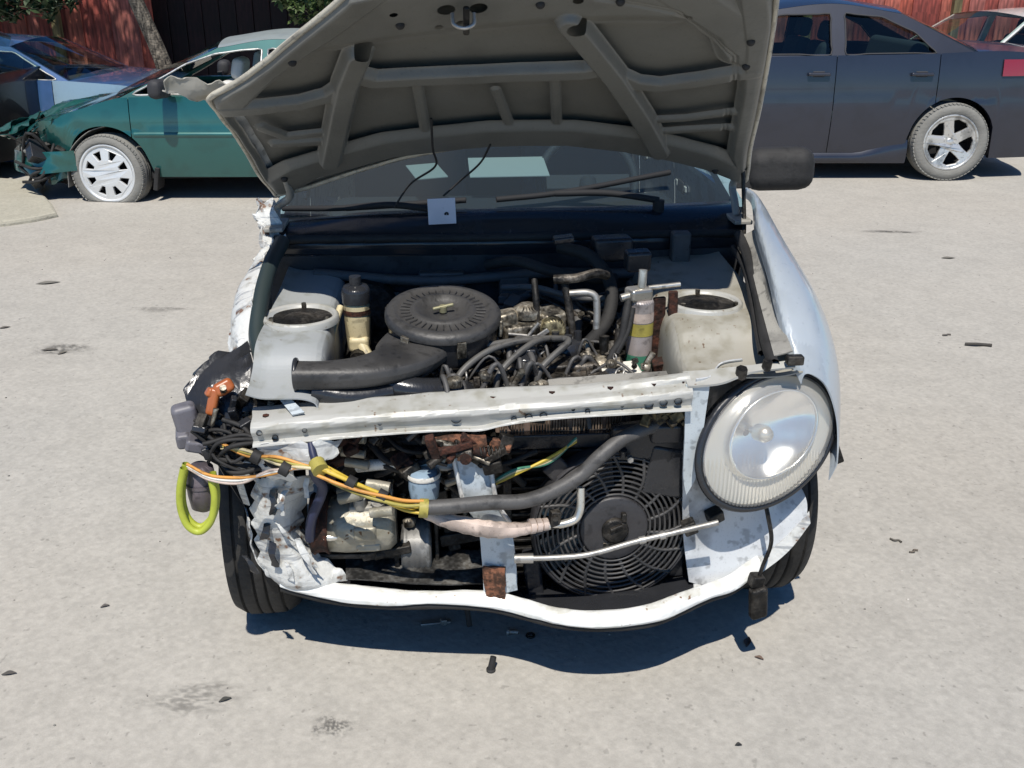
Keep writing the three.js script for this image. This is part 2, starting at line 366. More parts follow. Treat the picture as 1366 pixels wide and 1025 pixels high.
// ───────────────────────── fence, shed, trees ─────────────────────────
const tWood = tex(512, 1.1, (u, v) => {
  const a = fbm(u * 60, v * 5, 4, 0, 151), b = fbm(u * 6, v * 6, 4, 6, 153);
  const k = 0.62 + 0.5 * (a - 0.5) + 0.5 * (b - 0.5); return [k, k * 0.98, k * 0.97];
});
{
  const f = thing('board_fence', 'faded red board fence running along the back of the yard', 'fence', [0, 0, -12]);
  const reds = [rgb(0.52, 0.12, 0.075), rgb(0.44, 0.10, 0.075), rgb(0.56, 0.16, 0.11), rgb(0.48, 0.16, 0.13), rgb(0.38, 0.085, 0.065)].map((c) => std(c.multiplyScalar(1.5), 0.75, 0, { map: tWood }));
  const geos = [0.172, 0.176, 0.17].map((w) => boxUV(box(w, 1.9, 0.022, [0, 0.98, 0], [0, 0, 0], 0.004)));
  let n = 0;
  for (let x = -7.6; x < 7.7; x += 0.158) {
    if (x > -4.02 && x < -2.15) continue;
    const m = new THREE.Mesh(geos[n % 3], reds[Math.floor(rnd() * 5)]); m.name = 'board';
    m.position.set(x, rr(-0.02, 0.02), (n % 2 ? 0.012 : -0.014) + rr(-0.001, 0.001)); m.rotation.z = rr(-0.004, 0.004); m.castShadow = m.receiveShadow = true; f.add(m); n++;
  }
  for (const y of [0.35, 1.6]) obj('rail', [box(3.4, 0.08, 0.05, [-5.85, y, -0.05]), box(9.7, 0.08, 0.05, [2.75, y, -0.05])], reds[4], f);
  for (const x of [-6.9, -5.1, 3.3, 4.95, 6.5]) obj('post', box(0.09, 2.05, 0.09, [x, 1.02, 0.062], [0, 0, 0], 0.008), std(rgb(0.42, 0.36, 0.17), 0.8, 0, { map: tWood }), f);
}
{
  const s = thing('shade_toned_shed', 'timber shed behind the green sedan with shade put into its dark maroon colour', 'shed', [-3.1, 0, -12.4]);
  const mm = [rgb(0.035, 0.012, 0.013), rgb(0.028, 0.011, 0.012), rgb(0.045, 0.015, 0.017)].map((c) => std(c, 0.8, 0, { map: tWood }));  // shade on the wall put into these dark board colours
  const bg = boxUV(box(0.19, 2.3, 0.03, [0, 1.15, 0], [0, 0, 0], 0.006));
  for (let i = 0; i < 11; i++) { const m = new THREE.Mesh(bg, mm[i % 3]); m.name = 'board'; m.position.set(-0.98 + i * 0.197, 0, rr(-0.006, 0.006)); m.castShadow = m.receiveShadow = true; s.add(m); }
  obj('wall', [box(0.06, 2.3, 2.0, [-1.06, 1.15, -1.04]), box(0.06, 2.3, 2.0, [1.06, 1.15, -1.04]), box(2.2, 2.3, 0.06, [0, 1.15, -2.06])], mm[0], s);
  obj('roof', box(2.7, 0.08, 3.3, [0, 2.36, -0.6], [0.06, 0, 0]), std(rgb(0.1, 0.09, 0.085), 0.8, 0, { map: tGrime }), s);
}
const leafMats = [rgb(0.05, 0.10, 0.022), rgb(0.075, 0.125, 0.025), rgb(0.035, 0.07, 0.02)].map((c) => phys(c, { roughness: 0.6, transmission: 0.3, thickness: 0 }));
const barkT = tex(256, 0.35, (u, v) => { const a = fbm(u * 26, v * 5, 4, 0, 161), b = fbm(u * 7, v * 7, 4, 7, 163); const k = 0.55 + 0.9 * (a - 0.5) + 0.6 * (b - 0.5); return [k, k * 0.97, k * 0.92]; });
const bark = std(rgb(0.34, 0.31, 0.27), 0.9, 0, { map: barkT, bumpMap: tBump, bumpScale: 0.008 });
function leaves(clumps, per, size) {              // many small bent leaf faces through the clumps
  const pos = [], idx = []; let k = 0;
  for (const [cx, cy, cz, r] of clumps) for (let i = 0; i < per; i++) {
    const d = V(rr(-1, 1), rr(-1, 1), rr(-1, 1)); if (d.length() > 1) { i--; continue; }
    const c = V(cx, cy, cz).addScaledVector(d, r * (0.75 + 0.4 * rnd()));
    const q = new THREE.Quaternion().setFromEuler(new THREE.Euler(rr(-1, 1), rnd() * 6.3, rr(-1, 1)));
    const s = size * rr(0.6, 1.3);
    for (const [x, y, z] of [[-s, 0, 0], [0, 0.12 * s, -0.45 * s], [s, 0, 0], [0, 0.12 * s, 0.45 * s]]) { const p = V(x, y, z).applyQuaternion(q).add(c); pos.push(p.x, p.y, p.z); }
    idx.push(k, k + 1, k + 2, k, k + 2, k + 3); k += 4;
  }
  const g = new THREE.BufferGeometry(); g.setAttribute('position', new THREE.Float32BufferAttribute(pos, 3)); g.setIndex(idx); g.computeVertexNormals(); return g;
}
function tree(name, label, x, z, path, r0, clumps, per, size, mi, group) {
  const t = thing(name, label, 'tree', [x, 0, z], 0, group);
  const c = new THREE.CatmullRomCurve3(path.map(vec)), n = 26;
  const geo = gridGeo(12, n, (u, v) => { const p = c.getPoint(v), rad = r0 * (1 - 0.55 * v) * (1 + 0.25 * (1 - sm(0, 0.12, v))); const a = u * 2 * Math.PI; return V(p.x + Math.cos(a) * rad * (1 + 0.08 * Math.sin(a * 3 + v * 9)), p.y, p.z + Math.sin(a) * rad); });
  const top = c.getPoint(1), limbs = clumps.map(([a, b, d]) => rod(top.clone().lerp(c.getPoint(0.6), rnd()), V(a, b, d), r0 * 0.3, r0 * 0.08, 6));
  obj('trunk', [geo, ...limbs], bark, t);
  obj('crown', leaves(clumps, per, size), leafMats[mi], t);
  return t;
}
const ring = (n, x, y, z, R0, r, sd = 0) => Array.from({ length: n }, (_, i) => { const a = i * 2.4 + sd, q = Math.sqrt((i + 0.5) / n); return [x + Math.cos(a) * R0 * q, y + rr(-0.5, 0.7) * R0 * 0.6, z + Math.sin(a) * R0 * q, r * rr(0.7, 1.2)]; });
tree('pale_tree', 'pale barked leaning tree between the blue sedan and the dark shed', -3.42, -10.7, [[0, -0.1, 0], [-0.12, 0.6, 0], [-0.33, 1.3, 0.02], [-0.62, 2.3, 0.05], [-0.8, 4.4, 0.1]], 0.1, ring(22, -0.9, 4.9, 0.2, 1.4, 0.42), 260, 0.06, 0);
tree('leafy_tree', 'dark leafy tree hanging over the fence at the far left', -5.6, -11.3, [[0, -0.1, 0], [0.05, 0.8, 0], [0, 1.8, 0], [0.1, 2.9, 0]], 0.1, [...ring(20, -0.5, 2.6, 0.1, 1.2, 0.42, 1), [0.3, 1.22, 0.1, 0.22], [0.75, 1.25, 0.15, 0.2], [0.0, 1.1, 0.3, 0.2], [0.98, 1.36, 0.1, 0.2], [-0.4, 1.1, 0.2, 0.3], [0.1, 1.5, 0.1, 0.3]], 260, 0.055, 2);
tree('shade_tree', 'tree whose green twigs hang in front of the dark shed roofline', -2.0, -11.35, [[0, -0.1, 0], [0.04, 0.9, 0], [-0.03, 2.0, 0], [0.1, 3.0, 0]], 0.09, [...ring(20, 0.2, 2.9, 0, 1.3, 0.4, 2), [-0.15, 1.2, 0.3, 0.2], [-0.32, 1.32, 0.25, 0.16], [0.05, 1.32, 0.3, 0.2], [-0.1, 1.5, 0.3, 0.25]], 240, 0.05, 1);

// ───────────────────────── parked cars ─────────────────────────
// Built with the nose towards +x, wheels on y = 0, z across. p.mx moves every vertex into its owner's frame.
function carBody(parent, p) {
  const sh = curve(p.shoulder), W = p.W, xe = p.xf - p.bulgeF, xb = p.xr + p.bulgeR;
  const plan = (x) => W * (1 - 0.13 * Math.pow(sm(p.xf - 0.75, p.xf, x), 1.4) - 0.11 * Math.pow(1 - sm(p.xr, p.xr + 0.7, x), 1.4));
  const ym = p.sill + 0.55 * (p.belt - p.sill);
  const zAt = (x, y) => { const t = (y - ym) / (p.belt - p.sill); return plan(x) * (1 - (t < 0 ? 0.20 : 0.17) * t * t) - (t > 0.02 ? 0.006 : 0) ; };
  const yLow = (x) => {
    let y = p.sill;
    for (const a of [p.axF, p.axR]) { const d = Math.abs(x - a); if (d < p.arch) y = Math.max(y, p.axY + Math.sqrt(p.arch * p.arch - d * d)); }
    return y;
  };
  const put = (name, g, mat, par = parent) => {
    if (p.deform) { g = g.index ? g : mergeVertices(g); const a = g.attributes.position; for (let i = 0; i < a.count; i++) { const v = V(a.getX(i), a.getY(i), a.getZ(i)); p.deform(v, name); a.setXYZ(i, v.x, v.y, v.z); } g.computeVertexNormals(); }
    if (p.mx) g.applyMatrix4(p.mx);
    return obj(name, g, mat, par);
  };
  const out = {};
  // side panels, a gap of 6 mm between neighbours
  for (const [name, x0, x1, sides] of p.panels) for (const s of sides || [1, -1]) {
    const nu = Math.max(4, Math.ceil((x1 - x0) / 0.025)), a0 = x0 + (x0 > xb + 0.01 ? 0.003 : 0), a1 = x1 - 0.003;
    const g = gridGeo(nu, 16, (u, v) => { const x = lerp(a0, a1, u), y = lerp(yLow(x), sh(x), v); return V(x, y, s * zAt(x, y)); }, s > 0);
    const ret = gridGeo(nu, 2, (u, v) => { const x = lerp(a0, a1, u), y = yLow(x); return V(x, y, s * (zAt(x, y) - v * 0.05)); }, s < 0);
    const m = put(name, mergeGeometries([g, ret]), (name === 'fender' && p.fenderSheenPaint) || p.paint); (out[name] ||= []).push([s, m]);
    if (name.endsWith('door')) {
      const hx = x0 + 0.13, hy = p.handleY, z = zAt(hx, hy);
      const h = [box(0.17, 0.026, 0.022, [hx, hy, s * (z + 0.022)], [0, 0, 0], 0.01), box(0.03, 0.022, 0.03, [hx - 0.07, hy, s * (z + 0.006)]), box(0.03, 0.022, 0.03, [hx + 0.07, hy, s * (z + 0.006)])];
      put('handle', mergeGeometries(h.map((q) => q.index ? q.toNonIndexed() : q)), p.handleMat || p.paint, m);
      put('handle_recess', box(0.09, 0.045, 0.012, [hx, hy - 0.002, s * (z - 0.003)], [0, 0, 0], 0.006), M.trim, m);
      if (p.strip) put('side_strip', gridGeo(20, 3, (u, v) => { const x = lerp(x0 + 0.02, x1 - 0.02, u), y = p.strip + lerp(-0.018, 0.018, v); return V(x, y, s * (zAt(x, y) + 0.008 * Math.sin(Math.PI * v) + 0.003)); }, s > 0), p.stripMat || p.paint, m);
    }
  }
  // bonnet / boot lid and the end faces
  const deck = (x0, x1, flip) => gridGeo(28, Math.max(6, Math.ceil(Math.abs(x1 - x0) / 0.04)), (u, v) => {
    const t = u * 2 - 1, x = lerp(x0, x1, v), f = x1 > x0;
    const end = f ? sm(xe - 0.5, xe, x) * p.bulgeF : -(1 - sm(xb, xb + 0.4, x)) * p.bulgeR;
    return V(x + end * (1 - Math.abs(t) ** 3), sh(x) + p.crown * (1 - t * t), t * zAt(x, sh(x)));
  }, flip);
  if (!p.noFront) {
    put('bonnet', deck(p.xA - 0.02, xe, false), p.paint);
    put('front_bumper', gridGeo(28, 14, (u, v) => { const t = u * 2 - 1, y = lerp(sh(xe), p.sill - 0.02, v); return V(xe + p.bulgeF * (1 - Math.abs(t) ** 3) * (1 - 0.25 * Math.abs(v - 0.6)), y + p.crown * (1 - t * t) * (1 - sm(0, 0.3, v)), t * zAt(xe, y)); }), p.paint);
    for (const s of [1, -1]) put('headlight', box(0.14, 0.12, 0.34, [xe - 0.0, lerp(p.sill, p.belt, 0.62), s * W * 0.62], [0, -s * 0.3, 0], 0.05), M.clearLens);
    put('grille', box(0.05, 0.1, 0.5, [p.xf - 0.025, lerp(p.sill, p.belt, 0.6), 0]), M.trim);
  }
  if (p.xr + 0.05 < p.xC) put('boot_lid', deck(p.xC + 0.02, xb, true), p.paint);
  put('rear_bumper', gridGeo(28, 14, (u, v) => { const t = u * 2 - 1, y = lerp(sh(xb), p.sill - 0.02, v); return V(xb - p.bulgeR * (1 - Math.abs(t) ** 3) * (1 - 0.2 * Math.abs(v - 0.7)), y + p.crown * (1 - t * t) * (1 - sm(0, 0.3, v)), t * zAt(xb, y)); }, true), p.paint);
  for (const s of [1, -1]) put('tail_light', gridGeo(10, 8, (u, v) => { const a = u, y = lerp(p.tailY[0], p.tailY[1], v), x = a < 0.5 ? lerp(xb + p.tailWrap, xb + 0.005, a * 2) : xb - p.bulgeR * 0.35 * (a - 0.5) * 2 * 0.9 - 0.012; const z = a < 0.5 ? zAt(x, y) + 0.012 : zAt(xb, y) * lerp(1.0, 0.72, (a - 0.5) * 2) ; return V(x, y, s * z); }, s > 0), M.redLens);
  if (!p.noUnder) put('underbody', mergeGeometries([box(p.xf - p.xr - 0.5, 0.1, W * 1.7, [(p.xf + p.xr) / 2, p.sill + 0.06, 0]), box(p.axF - p.axR - 2 * p.arch - 0.06, 0.22, W * 1.84, [(p.axF + p.axR) / 2, p.sill + 0.13, 0]), box(0.6, 0.35, W * 1.2, [p.axF, p.sill + 0.25, 0]), box(0.6, 0.3, W * 1.2, [p.axR, p.sill + 0.25, 0])].map((q) => q.index ? q.toNonIndexed() : q)), M.dark);
  // cabin: side frames with window holes, glass, roof, screens
  const roof = curve([[p.xCt, p.roofC], [(p.xAt + p.xCt) / 2, p.roofY], [p.xAt, p.roofA]]);
  const zb = zAt(0, sh(0)) - 0.012, zr = p.Wr;
  const yb = (x) => sh(clamp(x, p.xC, p.xA)) - 0.01;
  const zc = (y) => lerp(zb, zr, (y - yb(0)) / (p.roofY - yb(0)));
  const outl = [[p.xA, yb(p.xA)], [p.xAt, p.roofA]];
  for (let i = 1; i <= 8; i++) outl.push([lerp(p.xAt, p.xCt, i / 8), roof(lerp(p.xAt, p.xCt, i / 8))]);
  outl.push([p.xC, yb(p.xC)]); for (let i = 1; i < 8; i++) outl.push([lerp(p.xC, p.xA, i / 8), yb(lerp(p.xC, p.xA, i / 8))]);
  const onSide = (g, s, off) => { const a = g.attributes.position; for (let i = 0; i < a.count; i++) { const y = a.getY(i), z = a.getZ(i); a.setZ(i, s * (zc(y) - z - off)); } g.computeVertexNormals(); return g; };
  for (const s of [1, -1]) {
    put('pillar_frame', onSide(extrude(outl, 0.03, 0, p.windows), s, 0), p.pillarMat || p.paint);
    if (!p.noGlass) for (const w of p.windows) if (!(p.openWindow && p.openWindow.includes(w))) put('side_window', onSide(new THREE.ShapeGeometry(new THREE.Shape(w.map((q) => new THREE.Vector2(...q)))), s, 0.016), p.glass);
    for (const w of p.windows) {
      const pts = []; w.forEach(([x, y], i) => { const [x2, y2] = w[(i + 1) % w.length]; for (let k = 0; k < 4; k++) pts.push(V(lerp(x, x2, k / 4), lerp(y, y2, k / 4), s * (zc(lerp(y, y2, k / 4)) + 0.001))); });
      put('window_seal', tube(pts, 0.007, pts.length * 3, 4, true), p.sealMat || M.trim);
    }
    if (p.mirror && (!p.mirrorSides || p.mirrorSides.includes(s))) {
      const mx = p.xA - (p.mirrorBack || 0.16), my = yb(mx) + 0.075, mz = zAt(mx, yb(mx));
      put('door_mirror', mergeGeometries([box(0.10, 0.128, 0.205, [mx, my, s * (mz + 0.135)], [0.04, s * 0.15, 0.05], 0.048), box(0.04, 0.04, 0.1, [mx, my - 0.035, s * (mz + 0.03)])]), p.mirrorMat || p.paint);
    }
  }
  const zcr = (x) => zc(roof(x)) + 0.002;
  put('roof', gridGeo(20, 24, (u, v) => { const x = lerp(p.xAt, p.xCt, v), t = u * 2 - 1; return V(x + (1 - t * t) * lerp(p.wsB * 0.6, -p.rwB * 0.5, v), roof(x) + 0.045 * (1 - t * t) * 1, t * zcr(x)); }, true), p.glintRoofPaint || p.paint);
  const screen = (xa, ya, xt, yt, b, flip) => gridGeo(20, 10, (u, v) => { const t = u * 2 - 1, y = lerp(ya, yt, v), z = lerp(zb, zc(yt), v); return V(lerp(xa, xt, v) + b * (1 - t * t) * lerp(1.6, 0.6, v), y + 0.045 * v * (1 - t * t) + lerp(p.crown, 0, v) * (1 - t * t), t * z); }, flip);
  put('windscreen', screen(p.xA, yb(p.xA), p.xAt, p.roofA, p.wsB, true), p.glass);
  put('rear_window', screen(p.xC, yb(p.xC), p.xCt, p.roofC, -p.rwB, false), p.glass);
  // seats and dashboard
  const seat = (x, z, w) => [box(0.46, 0.12, w, [x + 0.18, p.sill + 0.22, z], [0, 0, 0.1], 0.05), box(0.13, p.belt - p.sill - 0.1, w, [x - 0.08, (p.sill + p.belt) / 2 + 0.14, z], [0, 0, 0.22], 0.05), box(0.09, 0.15, w * 0.55, [x - 0.17, p.belt + 0.16, z], [0, 0, 0.22], 0.04)];
  const mid = (p.xA + p.xC) / 2;
  if (!p.noSeats) {
    put('seat', mergeGeometries([...seat(mid + 0.1 + (p.seatX || 0), W * 0.45, W * 0.6), ...seat(mid + 0.1 + (p.seatX || 0), -W * 0.45, W * 0.6)]), p.seatMat || M.seat);
    put('rear_seat', mergeGeometries([...seat(mid - 0.62, 0, W * 1.4).slice(0, 2)]), p.seatMat || M.seat);
  }
  put('dashboard', box(0.42, 0.2, W * 1.6, [p.xA - 0.28, p.belt - 0.16, 0], [0, 0, 0], 0.06), M.trim);
  return { zAt, sh, yLow, put, out, zc, roof, xe, xb };
}
const tyreProfile = (r, w, rin) => [[rin, -w * 0.42], [rin + 0.012, -w * 0.5], [r - 0.05, -w * 0.53], [r - 0.018, -w * 0.49], [r - 0.003, -w * 0.33], [r - 0.010, -w * 0.325], [r - 0.010, -w * 0.28], [r, -w * 0.275], [r + 0.001, -w * 0.11], [r - 0.008, -w * 0.105], [r - 0.008, -w * 0.065], [r + 0.001, -w * 0.06], [r + 0.001, w * 0.06], [r - 0.008, w * 0.065], [r - 0.008, w * 0.105], [r + 0.001, w * 0.11], [r, w * 0.275], [r - 0.010, w * 0.28], [r - 0.010, w * 0.325], [r - 0.003, w * 0.33], [r - 0.018, w * 0.49], [r - 0.05, w * 0.53], [rin + 0.012, w * 0.5], [rin, w * 0.42]];
function grooves(r, w, n) {       // tread blocks
  const gs = [];
  for (const zz of [-0.415, 0.415]) for (let i = 0; i < n; i++) {
    const a = (i + (zz > 0 ? 0.5 : 0)) / n * 2 * Math.PI, g = new THREE.BoxGeometry(2 * Math.PI * r / n * 0.72, 0.008, w * 0.15);
    g.rotateX(zz * 0.5); g.rotateY(zz > 0 ? 0.25 : -0.25); g.translate(0, r - 0.0085, zz * w); g.rotateZ(a); gs.push(g);
  }
  return gs;
}
// one wheel, axle along z, outer face towards +z
function wheel(parent, pos, s, o) {
  const turn = o.turn || 0, mxx = new THREE.Matrix4().compose(vec(pos), new THREE.Quaternion().setFromEuler(new THREE.Euler(0, (s > 0 ? 0 : Math.PI) + turn, 0)), V(1, 1, 1));
  if (o.mx) mxx.premultiply(o.mx);
  const put = (name, gs, mat, par) => obj(name, gs.map((g) => { if (g.index) g = g.toNonIndexed(); g.applyMatrix4(mxx); if (o.flat !== undefined) { const a = g.attributes.position; for (let i = 0; i < a.count; i++) if (a.getY(i) < o.flat) a.setY(i, o.flat + (a.getY(i) - o.flat) * 0.02); } return g; }), mat, par);
  const w = o.w, r = o.r, rin = o.rin, root = put('wheel', [lathe([[0.001, -w * 0.2], [rin * 0.9, -w * 0.3], [rin * 0.98, w * 0.25]], 40, 'z')], M.dark, parent);
  const tyre = put('tyre', [lathe(tyreProfile(r, w, rin).map(([a, b]) => [a, b]), 56, 'z'), ...(o.tread === 0 ? [] : grooves(r, w, o.tread || 60))], o.tyreMat || M.tyre, root);
  const S = new THREE.Shape(); S.absarc(0, 0, rin + 0.004, 0, Math.PI * 2);
  if (o.style === 'cap') for (let i = 0; i < 8; i++) {          // pressed cover with eight openings
    const a = i / 8 * Math.PI * 2 + Math.PI / 8, ra = rin * 0.48, rb = rin * 0.83, ha = 0.15, hb = 0.21, P = new THREE.Path();
    P.moveTo(Math.cos(a - ha) * ra, Math.sin(a - ha) * ra); P.lineTo(Math.cos(a - hb) * rb, Math.sin(a - hb) * rb); P.lineTo(Math.cos(a + hb) * rb, Math.sin(a + hb) * rb); P.lineTo(Math.cos(a + ha) * ra, Math.sin(a + ha) * ra); P.closePath(); S.holes.push(P);
  } else for (let i = 0; i < 5; i++) {                            // five broad spokes
    const a = i / 5 * Math.PI * 2 + Math.PI / 2 + 0.2 + Math.PI / 5, P = new THREE.Path(), pts = [];
    for (const [rho, da] of [[0.34, 0.10], [0.60, 0.36], [0.82, 0.42], [0.88, 0.2], [0.88, -0.2], [0.82, -0.42], [0.60, -0.36], [0.34, -0.10]]) pts.push([Math.cos(a + da) * rho * rin, Math.sin(a + da) * rho * rin]);
    P.moveTo(...pts[0]); pts.slice(1).forEach((q) => P.lineTo(...q)); P.closePath(); S.holes.push(P);
  }
  const face = new THREE.ExtrudeGeometry(S, { depth: 0.012, bevelEnabled: true, bevelThickness: 0.006, bevelSize: 0.005, bevelSegments: 2, curveSegments: 40 });
  const a = face.attributes.position; for (let i = 0; i < a.count; i++) { const q = Math.hypot(a.getX(i), a.getY(i)) / rin; a.setZ(i, a.getZ(i) + w * 0.36 - 0.03 * (o.style === 'cap' ? -Math.cos(q * 2) * 0.35 : 1 - q)); } face.computeVertexNormals();
  put('rim', [face, lathe([[rin - 0.014, w * 0.32], [rin - 0.012, w * 0.47], [rin + 0.006, w * 0.49], [rin + 0.008, w * 0.42]], 48, 'z')], o.rimMat, root);
  const bolts = []; for (let i = 0; i < 5; i++) bolts.push(rod([Math.cos(i * 1.2566) * rin * 0.2, Math.sin(i * 1.2566) * rin * 0.2, w * 0.3], [Math.cos(i * 1.2566) * rin * 0.2, Math.sin(i * 1.2566) * rin * 0.2, w * 0.36 + 0.006], rin * 0.05, rin * 0.05, 6));
  put('hub', [lathe([[0.001, w * 0.40], [rin * 0.13, w * 0.39], [rin * 0.16, w * 0.33]], 24, 'z'), ...bolts], o.rimMat, root);
  return root;
}
const carPaint = (r, g, b, ex = {}) => phys(rgb(r, g, b), { roughness: 0.32, metalness: 0.25, clearcoat: 1, clearcoatRoughness: 0.05, map: tClean, ...ex });
const place = (x, y, z, turn = 0) => new THREE.Matrix4().compose(V(x, y, z), new THREE.Quaternion().setFromEuler(new THREE.Euler(0, turn, 0)), V(1, 1, 1));

// green sedan, nose to the left, front end crushed: local +x is world -x
{
  const t = thing('green_sedan', 'teal green sedan with crushed front end and silver wheel cover, left of the wreck', 'car', [-1.81, 0, -7.82], Math.PI);
  const side0 = [[0.80, 0.735], [0.44, 0.925], [0.24, 0.99], [0.05, 1.015], [-0.08, 1.022], [-0.08, 0.735]], side1 = [[-0.13, 0.735], [-0.13, 1.022], [-0.45, 1.01], [-0.72, 0.925], [-0.86, 0.745]];
  const green = carPaint(0.012, 0.095, 0.088);
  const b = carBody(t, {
    xf: 1.72, xr: -1.72, axF: 1.03, axR: -1.02, axY: 0.22, arch: 0.305, sill: 0.17, belt: 0.72, W: 0.72, Wr: 0.50, bulgeF: 0.16, bulgeR: 0.12, crown: 0.03,
    shoulder: [[-1.72, 0.70], [-1.1, 0.75], [-0.5, 0.735], [0.3, 0.725], [0.85, 0.715], [1.2, 0.63], [1.55, 0.55], [1.72, 0.48]],
    panels: [['rear_quarter', -1.6, -0.72], ['rear_door', -0.72, -0.1], ['front_door', -0.1, 0.83], ['fender', 0.83, 1.56]],
    handleY: 0.64, strip: 0.47, stripMat: green, xA: 0.92, xAt: 0.22, xCt: -0.6, xC: -1.0, roofA: 1.03, roofY: 1.085, roofC: 1.04, wsB: 0.08, rwB: 0.06,
    windows: [side0, side1], openWindow: [side0], glass: M.glassDark, paint: green, glintRoofPaint: carPaint(0.34, 0.38, 0.38, { roughness: 0.5, clearcoat: 0.3 }), mirror: true, mirrorBack: 0.36, mirrorMat: M.trim, seatX: 0.24, sealMat: M.alloy, tailY: [0.5, 0.66], tailWrap: 0.1, seatMat: std(rgb(0.58, 0.57, 0.53), 0.9),  // glint of sun and sky put into the pale roof colour
    deform: (v, n) => {
      const k = sm(1.15, 1.75, v.x);
      if (k <= 0) return;
      v.x -= k * (0.08 + 0.10 * n3(v, 4.3, 3)); v.y += k * (0.10 * n3(v, 5.1, 5) + 0.05 * n3(v, 13, 6) - 0.03); v.z += k * (0.10 * n3(v, 4.7, 9));
    },
  });
  for (const [x, s] of [[1.03, 1], [-1.02, 1], [1.03, -1], [-1.02, -1]]) wheel(t, [x, s < 0 && x > 0 ? 0.2 : 0.25, s * 0.64], s, { r: 0.27, w: 0.17, rin: 0.196, style: 'cap', rimMat: M.hubcap, tyreMat: M.greyTyre, flat: 0.004, turn: x > 0 ? -0.1 : 0 });
  // crushed panels, torn bumper and the exposed front
  const A = [];
  for (let i = 0; i < 7; i++) { const x = 1.35 + i * 0.06; A.push(patch([[[x, 0.56 - i * 0.012, -0.62 + rr(-0.1, 0.1)], [x + 0.05, 0.52, -0.3], [x, 0.54, 0.2]], [[x + 0.12, 0.46 + rr(-0.06, 0.04), -0.66], [x + 0.2, 0.44, -0.3], [x + 0.1, 0.45, 0.2]]], 16, 10, { dent: 0.06, freq: 8, seed: i })); }
  each('crushed_bonnet', A, green, t);
  obj('torn_bumper', [patch([[[1.25, 0.36, -0.72], [1.6, 0.34, -0.66], [1.85, 0.33, -0.3], [1.82, 0.33, 0.3]], [[1.25, 0.22, -0.72], [1.62, 0.19, -0.68], [1.86, 0.2, -0.3], [1.8, 0.2, 0.3]]], 24, 8, { dent: 0.03, freq: 7, seed: 3 })], green, t);
  obj('wheel_arch_liner', [patch([[[1.335, 0.1, -0.70], [1.30, 0.33, -0.70], [1.15, 0.48, -0.70], [1.0, 0.53, -0.70]], [[1.31, 0.1, -0.5], [1.28, 0.33, -0.5], [1.14, 0.46, -0.5], [1.0, 0.51, -0.5]]], 20, 4)], M.greyPaint, t);
  each('radiator_support', [box(0.05, 0.06, 1.0, [1.55, 0.5, 0], [0.05, 0.1, 0.1]), box(0.05, 0.28, 0.06, [1.57, 0.36, -0.45], [0.1, 0, 0.2]), box(0.04, 0.25, 0.5, [1.5, 0.33, -0.1])], M.castDark, t);
  obj('hanging_headlight', [box(0.1, 0.09, 0.2, [1.62, 0.33, -0.58], [0.5, 0.4, 0.4], 0.03)], M.greyPaint, t);
  const fr = []; for (let i = 0; i < 22; i++) fr.push(box(rr(0.03, 0.16), rr(0.03, 0.12), rr(0.02, 0.08), [rr(1.36, 1.72), rr(0.12, 0.50), rr(-0.70, -0.35)], [rnd() * 2, rnd() * 2, rnd() * 2], 0.008));
  each('broken_part', fr.slice(0, 14), M.castDark, t); each('broken_part', fr.slice(14), M.blackPlastic, t);
  each('loose_hose', Array.from({ length: 5 }, () => tube([[1.4, rr(0.2, 0.5), -0.6], [rr(1.5, 1.6), rr(0.15, 0.5), -0.72], [rr(1.6, 1.75), rr(0.1, 0.4), -0.6]], 0.012, 16, 6)), M.rubber, t);
  obj('mud_flap', box(0.03, 0.16, 0.16, [0.70, 0.16, -0.64], [0, 0, 0.2]), M.rubber, t);
}
